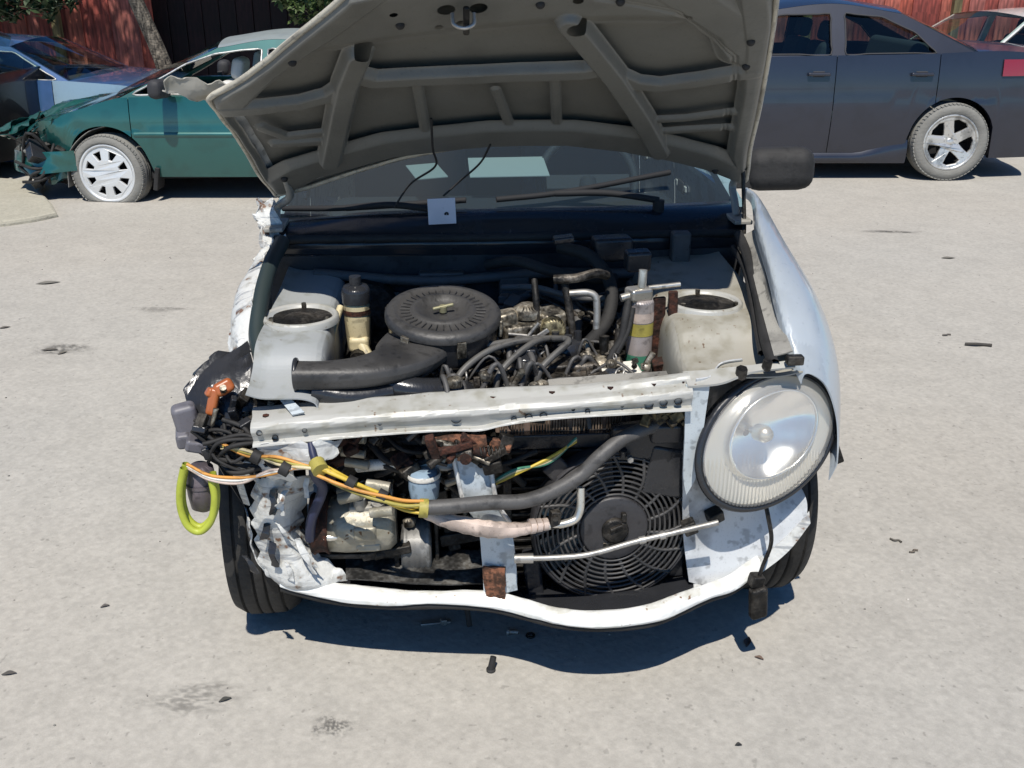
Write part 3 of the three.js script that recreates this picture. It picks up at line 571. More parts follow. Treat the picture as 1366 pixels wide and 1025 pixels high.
// grey sedan on the right, nose to the left behind the raised bonnet
{
  const t = thing('grey_sedan', 'dark grey four door sedan with dusty five spoke alloys at right', 'car', [2.25, 0, -8.68], Math.PI);
  const w0 = [[0.86, 0.935], [0.46, 1.17], [0.2, 1.215], [-0.16, 1.22], [-0.16, 0.94]], w1 = [[-0.27, 0.94], [-0.27, 1.225], [-0.55, 1.20], [-0.80, 1.09], [-0.955, 0.95]];
  const grey = carPaint(0.017, 0.020, 0.033, { metalness: 0.0, clearcoat: 0.55 });
  const b = carBody(t, {
    xf: 2.0, xr: -1.97, axF: 1.2, axR: -1.14, axY: 0.295, arch: 0.335, sill: 0.165, belt: 0.93, W: 0.78, Wr: 0.55, bulgeF: 0.18, bulgeR: 0.14, crown: 0.03,
    shoulder: [[-1.97, 0.92], [-1.4, 0.965], [-0.9, 0.945], [0, 0.93], [0.8, 0.915], [1.4, 0.80], [1.85, 0.66], [2.0, 0.55]],
    panels: [['rear_quarter', -1.83, -0.98], ['rear_door', -0.98, -0.2], ['front_door', -0.2, 0.84], ['fender', 0.84, 1.82]],
    handleY: 0.80, xA: 0.98, xAt: 0.36, xCt: -0.70, xC: -1.28, roofA: 1.24, roofY: 1.295, roofC: 1.225, wsB: 0.1, rwB: 0.07,
    windows: [w0, w1], glass: M.glassDark, paint: grey, mirror: true, tailY: [0.785, 0.905], tailWrap: 0.37,
  });
  for (const x of [1.2, -1.14]) for (const s of [1, -1]) wheel(t, [x, 0.295, s * 0.70], s, { r: 0.296, w: 0.19, rin: 0.205, style: 'alloy', rimMat: M.alloy, tyreMat: M.greyTyre });
  each('side_skirt', [-1, 1].map((s) => gridGeo(24, 4, (u, v) => { const x = lerp(-0.82, 0.86, u), k = 1 - sm(0.0, 0.25, u); return V(x, lerp(0.13, 0.21 + 0.10 * k, v), s * (b.zAt(x, 0.2) + 0.018 * Math.sin(v * Math.PI) + 0.006)); })), grey, t);
  obj('fuel_flap', box(0.14, 0.14, 0.012, [-1.30, 0.74, 0.73], [0.06, 0, 0], 0.005), grey, t);
}
// blue sedan behind the green one, nose to the right
{
  const t = thing('blue_sedan', 'dark blue sedan parked behind the green sedan, nose to the right', 'car', [-4.55, -0.12, -9.15], 0);
  const w0 = [[0.86, 0.83], [0.50, 1.03], [0.2, 1.055], [0.0, 1.055], [0.0, 0.83]], w1 = [[-0.06, 0.83], [-0.06, 1.055], [-0.4, 1.04], [-0.75, 0.95], [-0.9, 0.84]];
  const blue = carPaint(0.055, 0.115, 0.26);
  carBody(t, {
    xf: 1.68, xr: -1.8, axF: 1.12, axR: -1.1, axY: 0.28, arch: 0.40, fenderSheenPaint: carPaint(0.28, 0.38, 0.45), sill: 0.17, belt: 0.83, W: 0.74, Wr: 0.53, bulgeF: 0.16, bulgeR: 0.12, crown: 0.03,  // reflection of the bright ground put into the paler fender colour
    shoulder: [[-1.8, 0.8], [-1.1, 0.85], [0, 0.83], [0.8, 0.825], [1.2, 0.80], [1.5, 0.76], [1.68, 0.66]],
    panels: [['rear_quarter', -1.68, -0.75], ['rear_door', -0.75, -0.03], ['front_door', -0.03, 0.83], ['fender', 0.83, 1.52]],
    handleY: 0.72, xA: 0.98, xAt: 0.46, xCt: -0.62, xC: -1.1, roofA: 1.075, roofY: 1.105, roofC: 1.06, wsB: 0.08, rwB: 0.06,
    windows: [w0, w1], glass: M.glass, paint: blue, tailY: [0.6, 0.78], tailWrap: 0.1, mirror: false,
    sealMat: M.alloy,
  });
  for (const x of [1.12, -1.1]) for (const s of [1, -1]) wheel(t, [x, 0.28, s * 0.66], s, { r: 0.28, w: 0.18, rin: 0.19, style: 'cap', rimMat: M.hubcap });
  obj('side_marker', box(0.05, 0.03, 0.02, [1.47, 0.56, 0.70], [0, 0.2, 0], 0.008), M.amber, t);
}
// dark hatchback at the left edge
{
  const t = thing('dark_hatchback', 'dark hatchback with a red tail light cut by the left edge', 'car', [-5.15, 0.0, -8.55], Math.PI - 0.12);
  const w0 = [[0.85, 0.80], [0.45, 1.0], [0.0, 1.03], [0.0, 0.80]], w1 = [[-0.06, 0.80], [-0.06, 1.03], [-0.6, 0.98], [-1.0, 0.82]];
  const blk = carPaint(0.016, 0.015, 0.016, { metalness: 0.1 });
  carBody(t, {
    xf: 1.7, xr: -1.32, axF: 1.05, axR: -0.95, axY: 0.27, arch: 0.33, sill: 0.17, belt: 0.80, W: 0.72, Wr: 0.52, bulgeF: 0.15, bulgeR: 0.07, crown: 0.03,
    shoulder: [[-1.32, 0.78], [0, 0.80], [0.8, 0.79], [1.3, 0.7], [1.7, 0.55]],
    panels: [['rear_quarter', -1.25, -0.55], ['front_door', -0.55, 0.8], ['fender', 0.8, 1.55]],
    handleY: 0.68, xA: 0.95, xAt: 0.42, xCt: -0.75, xC: -1.26, roofA: 1.05, roofY: 1.09, roofC: 1.06, wsB: 0.08, rwB: 0.05,
    windows: [w0, w1], glass: M.glass, paint: blk, tailY: [0.60, 0.74], tailWrap: 0.16, mirror: false, sealMat: M.alloy,
  });
  for (const x of [1.05, -0.95]) for (const s of [1, -1]) wheel(t, [x, 0.27, s * 0.64], s, { r: 0.27, w: 0.17, rin: 0.18, style: 'cap', rimMat: M.hubcap });
}
// white hatchback behind the grey sedan
{
  const t = thing('white_hatchback', 'white hatchback showing over the boot of the grey sedan', 'car', [5.15, 0.0, -10.6], Math.PI + 0.25);
  const w0 = [[0.9, 0.84], [0.52, 1.07], [0.05, 1.10], [0.05, 0.84]], w1 = [[-0.02, 0.84], [-0.02, 1.10], [-0.55, 1.06], [-0.9, 0.86]];
  carBody(t, {
    xf: 1.68, xr: -1.5, axF: 1.1, axR: -1.0, axY: 0.28, arch: 0.34, sill: 0.17, belt: 0.84, W: 0.73, Wr: 0.54, bulgeF: 0.16, bulgeR: 0.08, crown: 0.03,
    shoulder: [[-1.5, 0.82], [0, 0.84], [0.85, 0.83], [1.3, 0.72], [1.68, 0.58]],
    panels: [['rear_quarter', -1.42, -0.5], ['front_door', -0.5, 0.83], ['fender', 0.83, 1.52]],
    handleY: 0.72, xA: 1.0, xAt: 0.48, xCt: -0.85, xC: -1.35, roofA: 1.12, roofY: 1.155, roofC: 1.11, wsB: 0.08, rwB: 0.05,
    windows: [w0, w1], glass: M.glass, paint: carPaint(0.74, 0.74, 0.72, { metalness: 0 }), tailY: [0.55, 0.8], tailWrap: 0.06, mirror: false,
  });
  for (const x of [1.1, -1.0]) for (const s of [1, -1]) wheel(t, [x, 0.28, s * 0.65], s, { r: 0.28, w: 0.18, rin: 0.19, style: 'cap', rimMat: M.hubcap });
}

// ───────────────────────── the wrecked car ─────────────────────────
// Own frame: ground under the front axle, x across (to the right as seen from the front), z towards the nose.
const car = thing('wrecked_car', 'white hatchback with open bonnet and stripped crashed front end, one oval headlight left', 'car', [0.01, 0, -2.2], 4 * R);
const toCar = place(0, 0, 0, -Math.PI / 2), toBody = place(0.035, 0, 0, -Math.PI / 2);
{
  const w0 = [[-0.78, 0.915], [-1.12, 1.14], [-1.5, 1.18], [-1.55, 1.18], [-1.55, 0.92]], w1 = [[-1.62, 0.92], [-1.62, 1.18], [-2.0, 1.15], [-2.3, 1.0], [-2.34, 0.92]];
  carBody(car, {
    xf: 0.75, xr: -3.0, axF: -0.02, axR: -2.15, axY: 0.28, arch: 0.33, sill: 0.18, belt: 0.90, W: 0.70, Wr: 0.52, bulgeF: 0.1, bulgeR: 0.1, crown: 0.015,
    shoulder: [[-3.0, 0.86], [-2.5, 0.9], [-1.5, 0.905], [-0.6, 0.895], [0.75, 0.7]],
    panels: [['rear_quarter', -2.9, -2.3], ['rear_door', -2.3, -1.58], ['front_door', -1.58, -0.64], ['cowl_side', -0.64, -0.48, [1]]],
    handleY: 0.78, xA: -0.60, xAt: -1.12, xCt: -2.1, xC: -2.62, roofA: 1.2, roofY: 1.25, roofC: 1.2, wsB: 0.095, rwB: 0.06,
    windows: [w0, w1], glass: M.screen, paint: M.whitePaint, mirror: true, mirrorSides: [-1], mirrorMat: M.rubber, tailY: [0.55, 0.8], tailWrap: 0.08,
    noFront: true, noUnder: true, mx: toBody,
  });
  for (const [x, s, tn] of [[-0.07, 1, 0.06], [-0.09, -1, 0.03], [-2.15, 1, 0], [-2.15, -1, 0]]) wheel(car, [x, 0.28, s * 0.622], s, { r: 0.28, w: 0.15, rin: 0.18, style: 'cap', rimMat: M.hubcap, mx: toCar, tread: 0, turn: tn });
  each('underbody', [box(1.25, 0.12, 2.3, [0, 0.22, -1.65]), box(1.0, 0.04, 0.5, [0, 0.2, -0.35])], M.dark, car);
  obj('steering_wheel', [move(new THREE.TorusGeometry(0.16, 0.014, 10, 40), [0.32, 0.86, -1.12], [-0.5, 0, 0]), rod([0.32, 0.86, -1.12], [0.32, 0.78, -0.95], 0.03), box(0.28, 0.05, 0.02, [0.32, 0.86, -1.12], [-0.5, 0, 0])], M.trim, car);
}
// ── bonnet, raised 33 degrees on its hinges; (a, b) run across and forward, d out of the underside
{
  const e1 = V(0.998, 0, -0.059), e2 = V(0.049, 0.545, 0.837), n = e1.clone().cross(e2).normalize(), O = V(0.037, 0.970, -0.498);
  const H = (a, b, d = 0) => O.clone().addScaledVector(e1, a).addScaledVector(e2, b).addScaledVector(n, d);
  const aL = curve([[-0.05, -0.632], [0, -0.64], [0.116, -0.662], [0.502, -0.695], [0.56, -0.703], [0.60, -0.665], [0.644, -0.613], [0.783, -0.496], [0.883, -0.421], [0.94, -0.385], [1, -0.35]]);
  const aR = curve([[-0.05, 0.65], [0, 0.64], [0.211, 0.578], [0.423, 0.524], [0.728, 0.439], [0.89, 0.39], [1, 0.35]]);
  const b0 = curve([[-0.64, -0.02], [-0.573, -0.005], [-0.433, 0.078], [-0.262, 0.163], [-0.096, 0.205], [0.073, 0.209], [0.273, 0.171], [0.472, 0.098], [0.614, 0.012], [0.64, 0]]);
  const b1 = (a) => 0.955 - 0.25 * a * a;
  const seg = (px, py, l) => { let m = 9; for (let i = 0; i + 1 < l.length; i++) { const [x0, y0] = l[i], [x1, y1] = l[i + 1], t = clamp(((px - x0) * (x1 - x0) + (py - y0) * (y1 - y0)) / ((x1 - x0) ** 2 + (y1 - y0) ** 2)); m = Math.min(m, Math.hypot(px - x0 - t * (x1 - x0), py - y0 - t * (y1 - y0))); } return m; };
  const ribs = [   // centre line, half width, height
    [[[-0.392, 0.69], [-0.42, 0.57], [-0.439, 0.458], [-0.481, 0.19]], 0.026, 0.028],
    [[[0.014, 0.79], [0.147, 0.578], [0.25, 0.39], [0.344, 0.20]], 0.026, 0.028],
    [[[-0.40, 0.60], [-0.363, 0.575], [-0.143, 0.579], [0.079, 0.596], [0.13, 0.615]], 0.022, 0.022],
    [[[-0.68, 0.528], [-0.6, 0.505], [-0.524, 0.496], [-0.46, 0.515], [-0.42, 0.56]], 0.02, 0.018],
    [[[0.16, 0.575], [0.20, 0.548], [0.256, 0.541], [0.34, 0.575], [0.44, 0.63]], 0.02, 0.018],
    [[[0.285, 0.36], [0.36, 0.375], [0.47, 0.428]], 0.012, 0.009], [[[0.33, 0.30], [0.42, 0.325], [0.5, 0.345]], 0.012, 0.009],
    [[[-0.62, 0.40], [-0.574, 0.33], [-0.454, 0.335]], 0.012, 0.009], [[[-0.6, 0.30], [-0.47, 0.285]], 0.014, 0.01],
    [[[-0.276, 0.57], [-0.245, 0.252]], 0.010, 0.006], [[[-0.101, 0.50], [-0.04, 0.283]], 0.010, 0.007], [[[0.021, 0.57], [0.07, 0.278]], 0.010, 0.006],
    [[[-0.62, 0.06], [-0.553, 0.13], [-0.335, 0.235], [-0.1, 0.272], [0.1, 0.272], [0.271, 0.235], [0.46, 0.155], [0.6, 0.05]], 0.055, 0.016],   // rear band
    [[[-0.50, 0.80], [-0.301, 0.83], [0, 0.87], [0.2, 0.885]], 0.085, 0.012],     // lock panel
    [[[0.66, -0.02], [0.56, 0.2], [0.47, 0.55], [0.41, 0.74], [0.33, 0.93]], 0.03, 0.016], [[[-0.65, 0], [-0.685, 0.3], [-0.70, 0.52]], 0.022, 0.016],   // side bands
    [[[-0.66, 0.55], [-0.58, 0.66], [-0.46, 0.79], [-0.35, 0.93]], 0.035, 0.016],
    [[[0.20, 0.90], [0.36, 0.78], [0.40, 0.70]], 0.05, 0.014],
  ];
  const pits = [[-0.381, 0.713, 0.022], [0.03, 0.784, 0.024], [-0.322, 0.84, 0.009], [-0.225, 0.842, 0.02], [-0.165, 0.842, 0.02], [-0.194, 0.79, 0.012], [-0.56, 0.277, 0.014], [-0.236, 0.78, 0.01], [0.24, 0.82, 0.011], [0.36, 0.63, 0.01], [-0.55, 0.42, 0.009], [0.43, 0.28, 0.01], [0.02, 0.86, 0.012]];
  const crown = (a, b) => { const u = (a - aL(b)) / (aR(b) - aL(b)); return -0.03 * (1 - (2 * u - 1) ** 2); };
  const relief = (a, b) => {
    let d = 0;
    for (const [l, w, h] of ribs) { const q = seg(a, b, l); d = Math.max(d, 1.0 * h * (1 - sm(w * 0.7, w * 1.28, q))); }
    d += 0.0025 * (fbm(a * 9 + 7, b * 9, 3, 0, 81) - 0.5) - 0.004 * (1 - sm(0.0, 0.006, Math.abs(seg(a, b, [[0.055, 0.87], [0.215, 0.835], [0.375, 0.69], [0.405, 0.604], [0.50, 0.214]]) - 0.004)));
    return d;
  };
  const bend = (a, b) => 0.02 * sm(-0.45, -0.7, a) * sm(0.35, 0.56, b) + 0.010 * n3(V(a, b, 0), 6, 4) * sm(-0.4, -0.65, a);
  const ab = (u, v) => { let b = v, a = lerp(-0.64, 0.64, u); for (let k = 0; k < 4; k++) { b = lerp(b0(a), b1(a), v); a = lerp(aL(b), aR(b), u); } return [a, b]; };
  // pressed frame standing clear of the bare skin, both in the same paint
  const NU = 400, NV = 290, inside = (a, b, u, v) => { let f = 0.026 - 1.2 * Math.min(u, 1 - u, v, 1 - v); for (const [l, w] of ribs) f = Math.max(f, w * 1.3 - seg(a, b, l)); for (const [x, y, r] of pits) f = Math.min(f, Math.hypot(a - x, b - y) - r * 0.85); return f; };
  const full = gridGeo(NU, NV, (u, v) => { const [a, b] = ab(u, v); const e = Math.min(u, 1 - u, v, 1 - v); return H(a, b, crown(a, b) + Math.max(0, relief(a, b)) * sm(0, 0.012, e) + bend(a, b) - 0.004 * (1 - sm(0, 0.02, e))); });
  const val = [], fp = full.attributes.position, tris = [];
  for (let j = 0; j <= NV; j++) for (let i = 0; i <= NU; i++) val.push(inside(...ab(i / NU, j / NV), i / NU, j / NV));
  const ix = full.index.array, at3 = (i) => V(fp.getX(i), fp.getY(i), fp.getZ(i));
  for (let i = 0; i < ix.length; i += 3) {
    const poly = [];
    for (let k = 0; k < 3; k++) {
      const p = ix[i + k], q = ix[i + (k + 1) % 3];
      if (val[p] >= 0) poly.push(at3(p));
      if ((val[p] >= 0) !== (val[q] >= 0)) poly.push(at3(p).lerp(at3(q), val[p] / (val[p] - val[q])));
    }
    for (let k = 1; k + 1 < poly.length; k++) for (const w of [poly[0], poly[k], poly[k + 1]]) tris.push(w.x, w.y, w.z);
  }
  let frame = new THREE.BufferGeometry(); frame.setAttribute('position', new THREE.Float32BufferAttribute(tris, 3)); frame = mergeVertices(frame, 1e-5); frame.computeVertexNormals();
  const skin = gridGeo(120, 90, (u, v) => { const [a, b] = ab(u, v); const e = Math.min(u, 1 - u, v, 1 - v); return H(a, b, crown(a, b) + bend(a, b) - 0.016 * sm(0, 0.03, e) - 0.004); });
  const hood = obj('bonnet', gridGeo(60, 50, (u, v) => { const [a, b] = ab(u, v); const e = Math.min(u, 1 - u, v, 1 - v); return H(a, b, crown(a, b) + bend(a, b) - 0.006 - 0.022 * sm(0, 0.05, e)); }, true), M.whitePaint, car);
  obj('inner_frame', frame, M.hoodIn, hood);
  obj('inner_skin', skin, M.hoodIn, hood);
  const rim = []; const N = 60;
  for (let i = 0; i <= N; i++) rim.push(ab(0, i / N)); for (let i = 1; i <= N; i++) rim.push(ab(i / N, 1)); for (let i = 1; i <= N; i++) rim.push(ab(1, 1 - i / N)); for (let i = 1; i < N; i++) rim.push(ab(1 - i / N, 0));
  obj('hem', tube(rim.map(([a, b]) => H(a, b, crown(a, b) + bend(a, b) - 0.003)), 0.0065, 480, 6, true), std(rgb(0.50, 0.48, 0.42), 0.5, 0, { map: tDust }), hood);
  // turned-up torn corner
  obj('torn_corner', [patch([[H(-0.68, 0.50, 0), H(-0.72, 0.527, 0.008), H(-0.765, 0.558, 0.004), H(-0.795, 0.572, -0.004)], [H(-0.68, 0.535, 0), H(-0.72, 0.552, 0.006), H(-0.76, 0.575, -0.006), H(-0.79, 0.582, -0.006)], [H(-0.67, 0.575, -0.005), H(-0.71, 0.580, -0.008), H(-0.75, 0.594, -0.016), H(-0.78, 0.592, -0.012)]], 20, 14, { dent: 0.010, freq: 20, wild: 1 })], M.bay, hood);
  // striker and lock hardware
  const st = [tube([H(-0.215, 0.85, 0.0), H(-0.213, 0.85, 0.022), H(-0.195, 0.85, 0.030), H(-0.177, 0.85, 0.022), H(-0.175, 0.85, 0)], 0.004, 24, 6)];
  obj('striker', st, M.steel, hood);
  obj('safety_hook', [box(0.012, 0.06, 0.01, H(-0.19, 0.85, 0.015).toArray(), [0.6, 0, 0])], M.castDark, hood);
  const caps = []; for (const [a, b] of [[-0.05, 0.85], [-0.31, 0.80], [0.1, 0.86], [0.41, 0.66], [0.385, 0.76], [-0.52, 0.70], [0.52, 0.1], [-0.6, 0.12]]) caps.push(move(new THREE.SphereGeometry(0.009, 12, 8), H(a, b, crown(a, b) + relief(a, b)).toArray()));
  each('rubber_stop', caps, M.rubber, hood);
  // hinge arms
  for (const [a, x, z] of [[-0.60, -0.60, -0.52], [0.60, 0.635, -0.52]]) obj('bonnet_hinge', [tube([H(a, 0.10, 0.0), H(a, 0.0, 0.012), V(x, 0.925, z + 0.03), V(x, 0.89, z + 0.06)], 0.011, 20, 6), box(0.05, 0.012, 0.12, [x, 0.888, z + 0.07])], M.greyPaint, car);
  obj('prop_rod', tube([[0.638, 1.12, -0.49], [0.64, 0.98, -0.44], [0.64, 0.841, -0.395], [0.62, 0.80, -0.36]], 0.0055, 20, 8), M.castDark, car);
  // washer tubes under the bonnet
  obj('washer_hose', tube([H(-0.24, 0.40, -0.01), H(-0.235, 0.30, 0.02), H(-0.225, 0.22, 0.025), V(-0.25, 0.99, -0.43), V(-0.29, 0.93, -0.45)], 0.0028, 30, 6), M.rubber, car);
  obj('washer_hose', tube([H(-0.10, 0.32, 0.02), H(-0.115, 0.25, 0.03), V(-0.12, 1.0, -0.42), V(-0.16, 0.965, -0.42)], 0.0028, 30, 6), M.rubber, car);
}
// ── cowl, wipers, bulkhead
obj('cowl_panel', patch([[[-0.655, 0.862, -0.615], [-0.35, 0.905, -0.505], [0, 0.920, -0.455], [0.35, 0.912, -0.505], [0.67, 0.898, -0.615]], [[-0.64, 0.875, -0.53], [-0.33, 0.905, -0.45], [0, 0.915, -0.41], [0.34, 0.908, -0.45], [0.66, 0.898, -0.53]], [[-0.62, 0.868, -0.44], [-0.3, 0.885, -0.405], [0, 0.89, -0.385], [0.32, 0.885, -0.41], [0.65, 0.875, -0.45]], [[-0.60, 0.85, -0.40], [-0.3, 0.852, -0.375], [0, 0.852, -0.365], [0.32, 0.85, -0.38], [0.635, 0.843, -0.41]], [[-0.60, 0.82, -0.40], [-0.3, 0.82, -0.38], [0, 0.82, -0.37], [0.32, 0.82, -0.385], [0.635, 0.815, -0.41]]], 60, 24), std(rgb(0.02, 0.022, 0.026), 0.38, 0, { roughnessMap: tRough }), car);
{
  obj('weather_strip', tube([[-0.60, 0.863, -0.395], [-0.3, 0.866, -0.372], [0, 0.867, -0.360], [0.32, 0.864, -0.378], [0.635, 0.857, -0.408]], 0.011, 60, 8), M.rubber, car);
  for (const [p0, p1, p2, q0, q1] of [[[-0.17, 0.925, -0.43], [-0.3, 0.935, -0.46], [-0.42, 0.92, -0.5], [-0.10, 0.945, -0.46], [-0.60, 0.905, -0.575]], [[0.42, 0.935, -0.47], [0.28, 0.955, -0.475], [0.14, 0.955, -0.48], [0.47, 0.99, -0.575], [-0.02, 0.945, -0.46]]]) {
    const w = obj('wiper', [tube([p0, p1, p2], 0.009, 16, 8), rod(p0, [p0[0], p0[1] - 0.03, p0[2]], 0.016)], M.dark, car);
    obj('wiper_blade', [tube([q0, p2, q1], 0.008, 24, 6)], M.dark, w);
  }
}
obj('bulkhead', [patch([[[-0.62, 0.82, -0.39], [0, 0.82, -0.37], [0.64, 0.82, -0.40]], [[-0.62, 0.6, -0.40], [0, 0.6, -0.39], [0.64, 0.6, -0.41]], [[-0.62, 0.3, -0.42], [0, 0.3, -0.42], [0.64, 0.3, -0.42]]], 40, 20, { dent: 0.006, freq: 9 })], std(rgb(0.035, 0.038, 0.045), 0.7, 0, { map: tDust }), car);
// ── inner wings with strut towers
const wingIn = (s, x0, x1, hh, mat, sd, zf) => {
  const X = (t) => s * lerp(x0, x1, t);
  const rows = [[-0.42, hh + 0.02], [-0.26, hh + 0.01], [-0.02, hh], [zf - 0.04, hh], [zf, hh - 0.01], [zf + 0.035, hh - 0.035], [zf + 0.08, hh - 0.05], [0.30, hh - 0.056]].map(([z, y]) => { const k = 1 - 0.8 * sm(0.1, 0.25, z); return [[X(-0.12 * k), y - 0.33 * k - 0.02, z], [X(-0.05 * k), y - 0.12 * k - 0.015, z], [X(0.02), y - 0.012, z], [X(0.2), y, z], [X(0.8), y + 0.003, z], [X(1), y + 0.012, z]]; });
  return obj('inner_wing', patch(rows, 44, 60, { dent: 0.0022, freq: 9, seed: sd }), mat, car);
};
const iwR = wingIn(1, 0.345, 0.575, 0.778, M.bay, 2, 0.115), iwL = wingIn(-1, 0.425, 0.568, 0.762, M.bayClean, 5, 0.165);
for (const [x, y, z, par] of [[0.445, 0.780, -0.02, iwR], [-0.495, 0.764, -0.03, iwL]]) {
  const c = obj('strut_mount', [lathe([[0.088, -0.004], [0.087, 0.010], [0.080, 0.015], [0.074, 0.010], [0.072, 0.004], [0.066, 0.004]], 40, 'y', [x, y, z])], M.carrier, par);
  obj('strut_cap', [lathe([[0.072, 0.005], [0.066, 0.007], [0.04, 0.006], [0.03, 0.012], [0.02, 0.014], [0.001, 0.014]], 36, 'y', [x, y, z])], M.castDark, par);
  each('nut', [0, 1, 2].map((i) => rod([x + 0.071 * Math.cos(i * 2.1 + 0.5), y, z + 0.071 * Math.sin(i * 2.1 + 0.5)], [x + 0.071 * Math.cos(i * 2.1 + 0.5), y + 0.018, z + 0.071 * Math.sin(i * 2.1 + 0.5)], 0.006, 0.006, 6)), M.alu, par);
}
// right side: rail, drain hose and wing
obj('wing_rail', patch([[[0.592, 0.872, -0.30], [0.567, 0.862, -0.10], [0.535, 0.825, 0.10], [0.51, 0.772, 0.30]], [[0.625, 0.885, -0.30], [0.585, 0.873, -0.10], [0.553, 0.835, 0.10], [0.535, 0.778, 0.30]], [[0.64, 0.895, -0.30], [0.593, 0.886, -0.10], [0.558, 0.845, 0.10], [0.548, 0.782, 0.30]]], 44, 10, { dent: 0.002, freq: 14 }), M.greyPaint, car);
each('loom', [tube([[0.607, 0.87, -0.33], [0.575, 0.862, -0.14], [0.545, 0.82, 0.06], [0.513, 0.775, 0.24], [0.507, 0.758, 0.31]], 0.013, 40, 8), tube([[0.585, 0.845, -0.3], [0.56, 0.84, -0.1], [0.53, 0.80, 0.08], [0.50, 0.76, 0.25]], 0.008, 40, 6)], M.rubber, car);
{
  const P = [], arc = (z) => { const d = Math.abs(z + 0.02); return 0.28 + Math.sqrt(Math.max(0.0, 0.335 ** 2 - d * d)); };
  for (const [z, xi, yi, xo] of [[-0.56, 0.680, 0.945, 0.733], [-0.47, 0.676, 0.945, 0.733], [-0.19, 0.607, 0.926, 0.722], [0.07, 0.563, 0.885, 0.714], [0.20, 0.548, 0.835, 0.700], [0.275, 0.556, 0.77, 0.680], [0.30, 0.575, 0.73, 0.672]]) {
    const yo = yi - 0.17 - 0.03 * sm(-0.2, 0.3, z), lo = z < -0.36 ? lerp(0.2, arc(-0.35), sm(-0.5, -0.36, z) ** 3) : Math.max(arc(z), 0.50 + 0.08 * sm(0.2, 0.33, z));
    P.push([[xi, yi - 0.022, z], [xi + 0.006, yi, z], [lerp(xi, xo, 0.45), yi - 0.02, z], [lerp(xi, xo, 0.85), lerp(yi, yo, 0.5), z], [xo, yo, z], [xo, lerp(yo, Math.min(lo, yo - 0.03), 0.5), z], [xo - 0.012, Math.min(lo, yo - 0.05), z]]);
  }
  obj('front_wing', patch(P, 48, 60, {}), phys(rgb(0.36, 0.40, 0.445), { roughness: 0.36, clearcoat: 0.8, clearcoatRoughness: 0.1, map: tClean }), car);
  obj('wheel_arch_liner', patch([[[0.56, 0.62, -0.30], [0.57, 0.66, -0.04], [0.56, 0.60, 0.14], [0.55, 0.48, 0.2]], [[0.70, 0.60, -0.30], [0.71, 0.64, -0.04], [0.70, 0.58, 0.14], [0.67, 0.45, 0.2]]], 30, 6), M.dark, car);
  each('wing_bracket', [box(0.02, 0.07, 0.012, [0.70, 0.515, 0.225], [0, 0, 0.4]), box(0.035, 0.02, 0.02, [0.545, 0.772, 0.325])], M.castDark, car);
}
// left side: what remains of the torn wing
each('torn_wing', [patch([[[-0.60, 0.865, -0.34], [-0.606, 0.85, -0.25], [-0.598, 0.80, -0.10], [-0.588, 0.765, 0.0], [-0.575, 0.735, 0.05]], [[-0.635, 0.855, -0.34], [-0.645, 0.835, -0.25], [-0.645, 0.79, -0.11], [-0.635, 0.75, 0.0], [-0.61, 0.73, 0.06]], [[-0.645, 0.81, -0.34], [-0.668, 0.77, -0.25], [-0.665, 0.73, -0.1], [-0.65, 0.70, 0.02], [-0.625, 0.70, 0.08]]], 36, 16, { dent: 0.011, freq: 9, seed: 4, wild: 1 }), patch([[[-0.585, 0.735, 0.05], [-0.60, 0.72, 0.09]], [[-0.65, 0.715, 0.06], [-0.655, 0.70, 0.11]], [[-0.675, 0.69, 0.09], [-0.69, 0.66, 0.13]]], 14, 14, { dent: 0.014, freq: 14, seed: 6, wild: 1 })], M.wreck, car);
each('crumpled_hinge_panel', [patch([[[-0.60, 0.95, -0.46], [-0.59, 0.90, -0.43], [-0.60, 0.86, -0.38], [-0.59, 0.83, -0.34]], [[-0.64, 0.96, -0.47], [-0.65, 0.90, -0.45], [-0.63, 0.86, -0.38], [-0.64, 0.82, -0.33]]], 26, 10, { dent: 0.016, freq: 30, seed: 2, wild: 1 }), patch([[[-0.57, 0.87, -0.39], [-0.585, 0.83, -0.35]], [[-0.61, 0.86, -0.37], [-0.61, 0.82, -0.33]]], 12, 10, { dent: 0.012, freq: 34, seed: 3, wild: 1 })], M.wreck, car);
obj('wing_seal', tube([[-0.575, 0.865, -0.36], [-0.585, 0.845, -0.22], [-0.59, 0.80, -0.08], [-0.585, 0.75, 0.03], [-0.56, 0.715, 0.12]], 0.02, 40, 8), std(rgb(0.018, 0.03, 0.03), 0.6), car);
obj('wing_flange', patch([[[-0.578, 0.77, 0.0], [-0.565, 0.728, 0.1], [-0.53, 0.70, 0.22], [-0.475, 0.685, 0.33]], [[-0.558, 0.765, 0.0], [-0.548, 0.735, 0.1], [-0.515, 0.708, 0.22], [-0.45, 0.69, 0.33]]], 40, 6, { dent: 0.003, freq: 18 }), M.blueSteel, car);
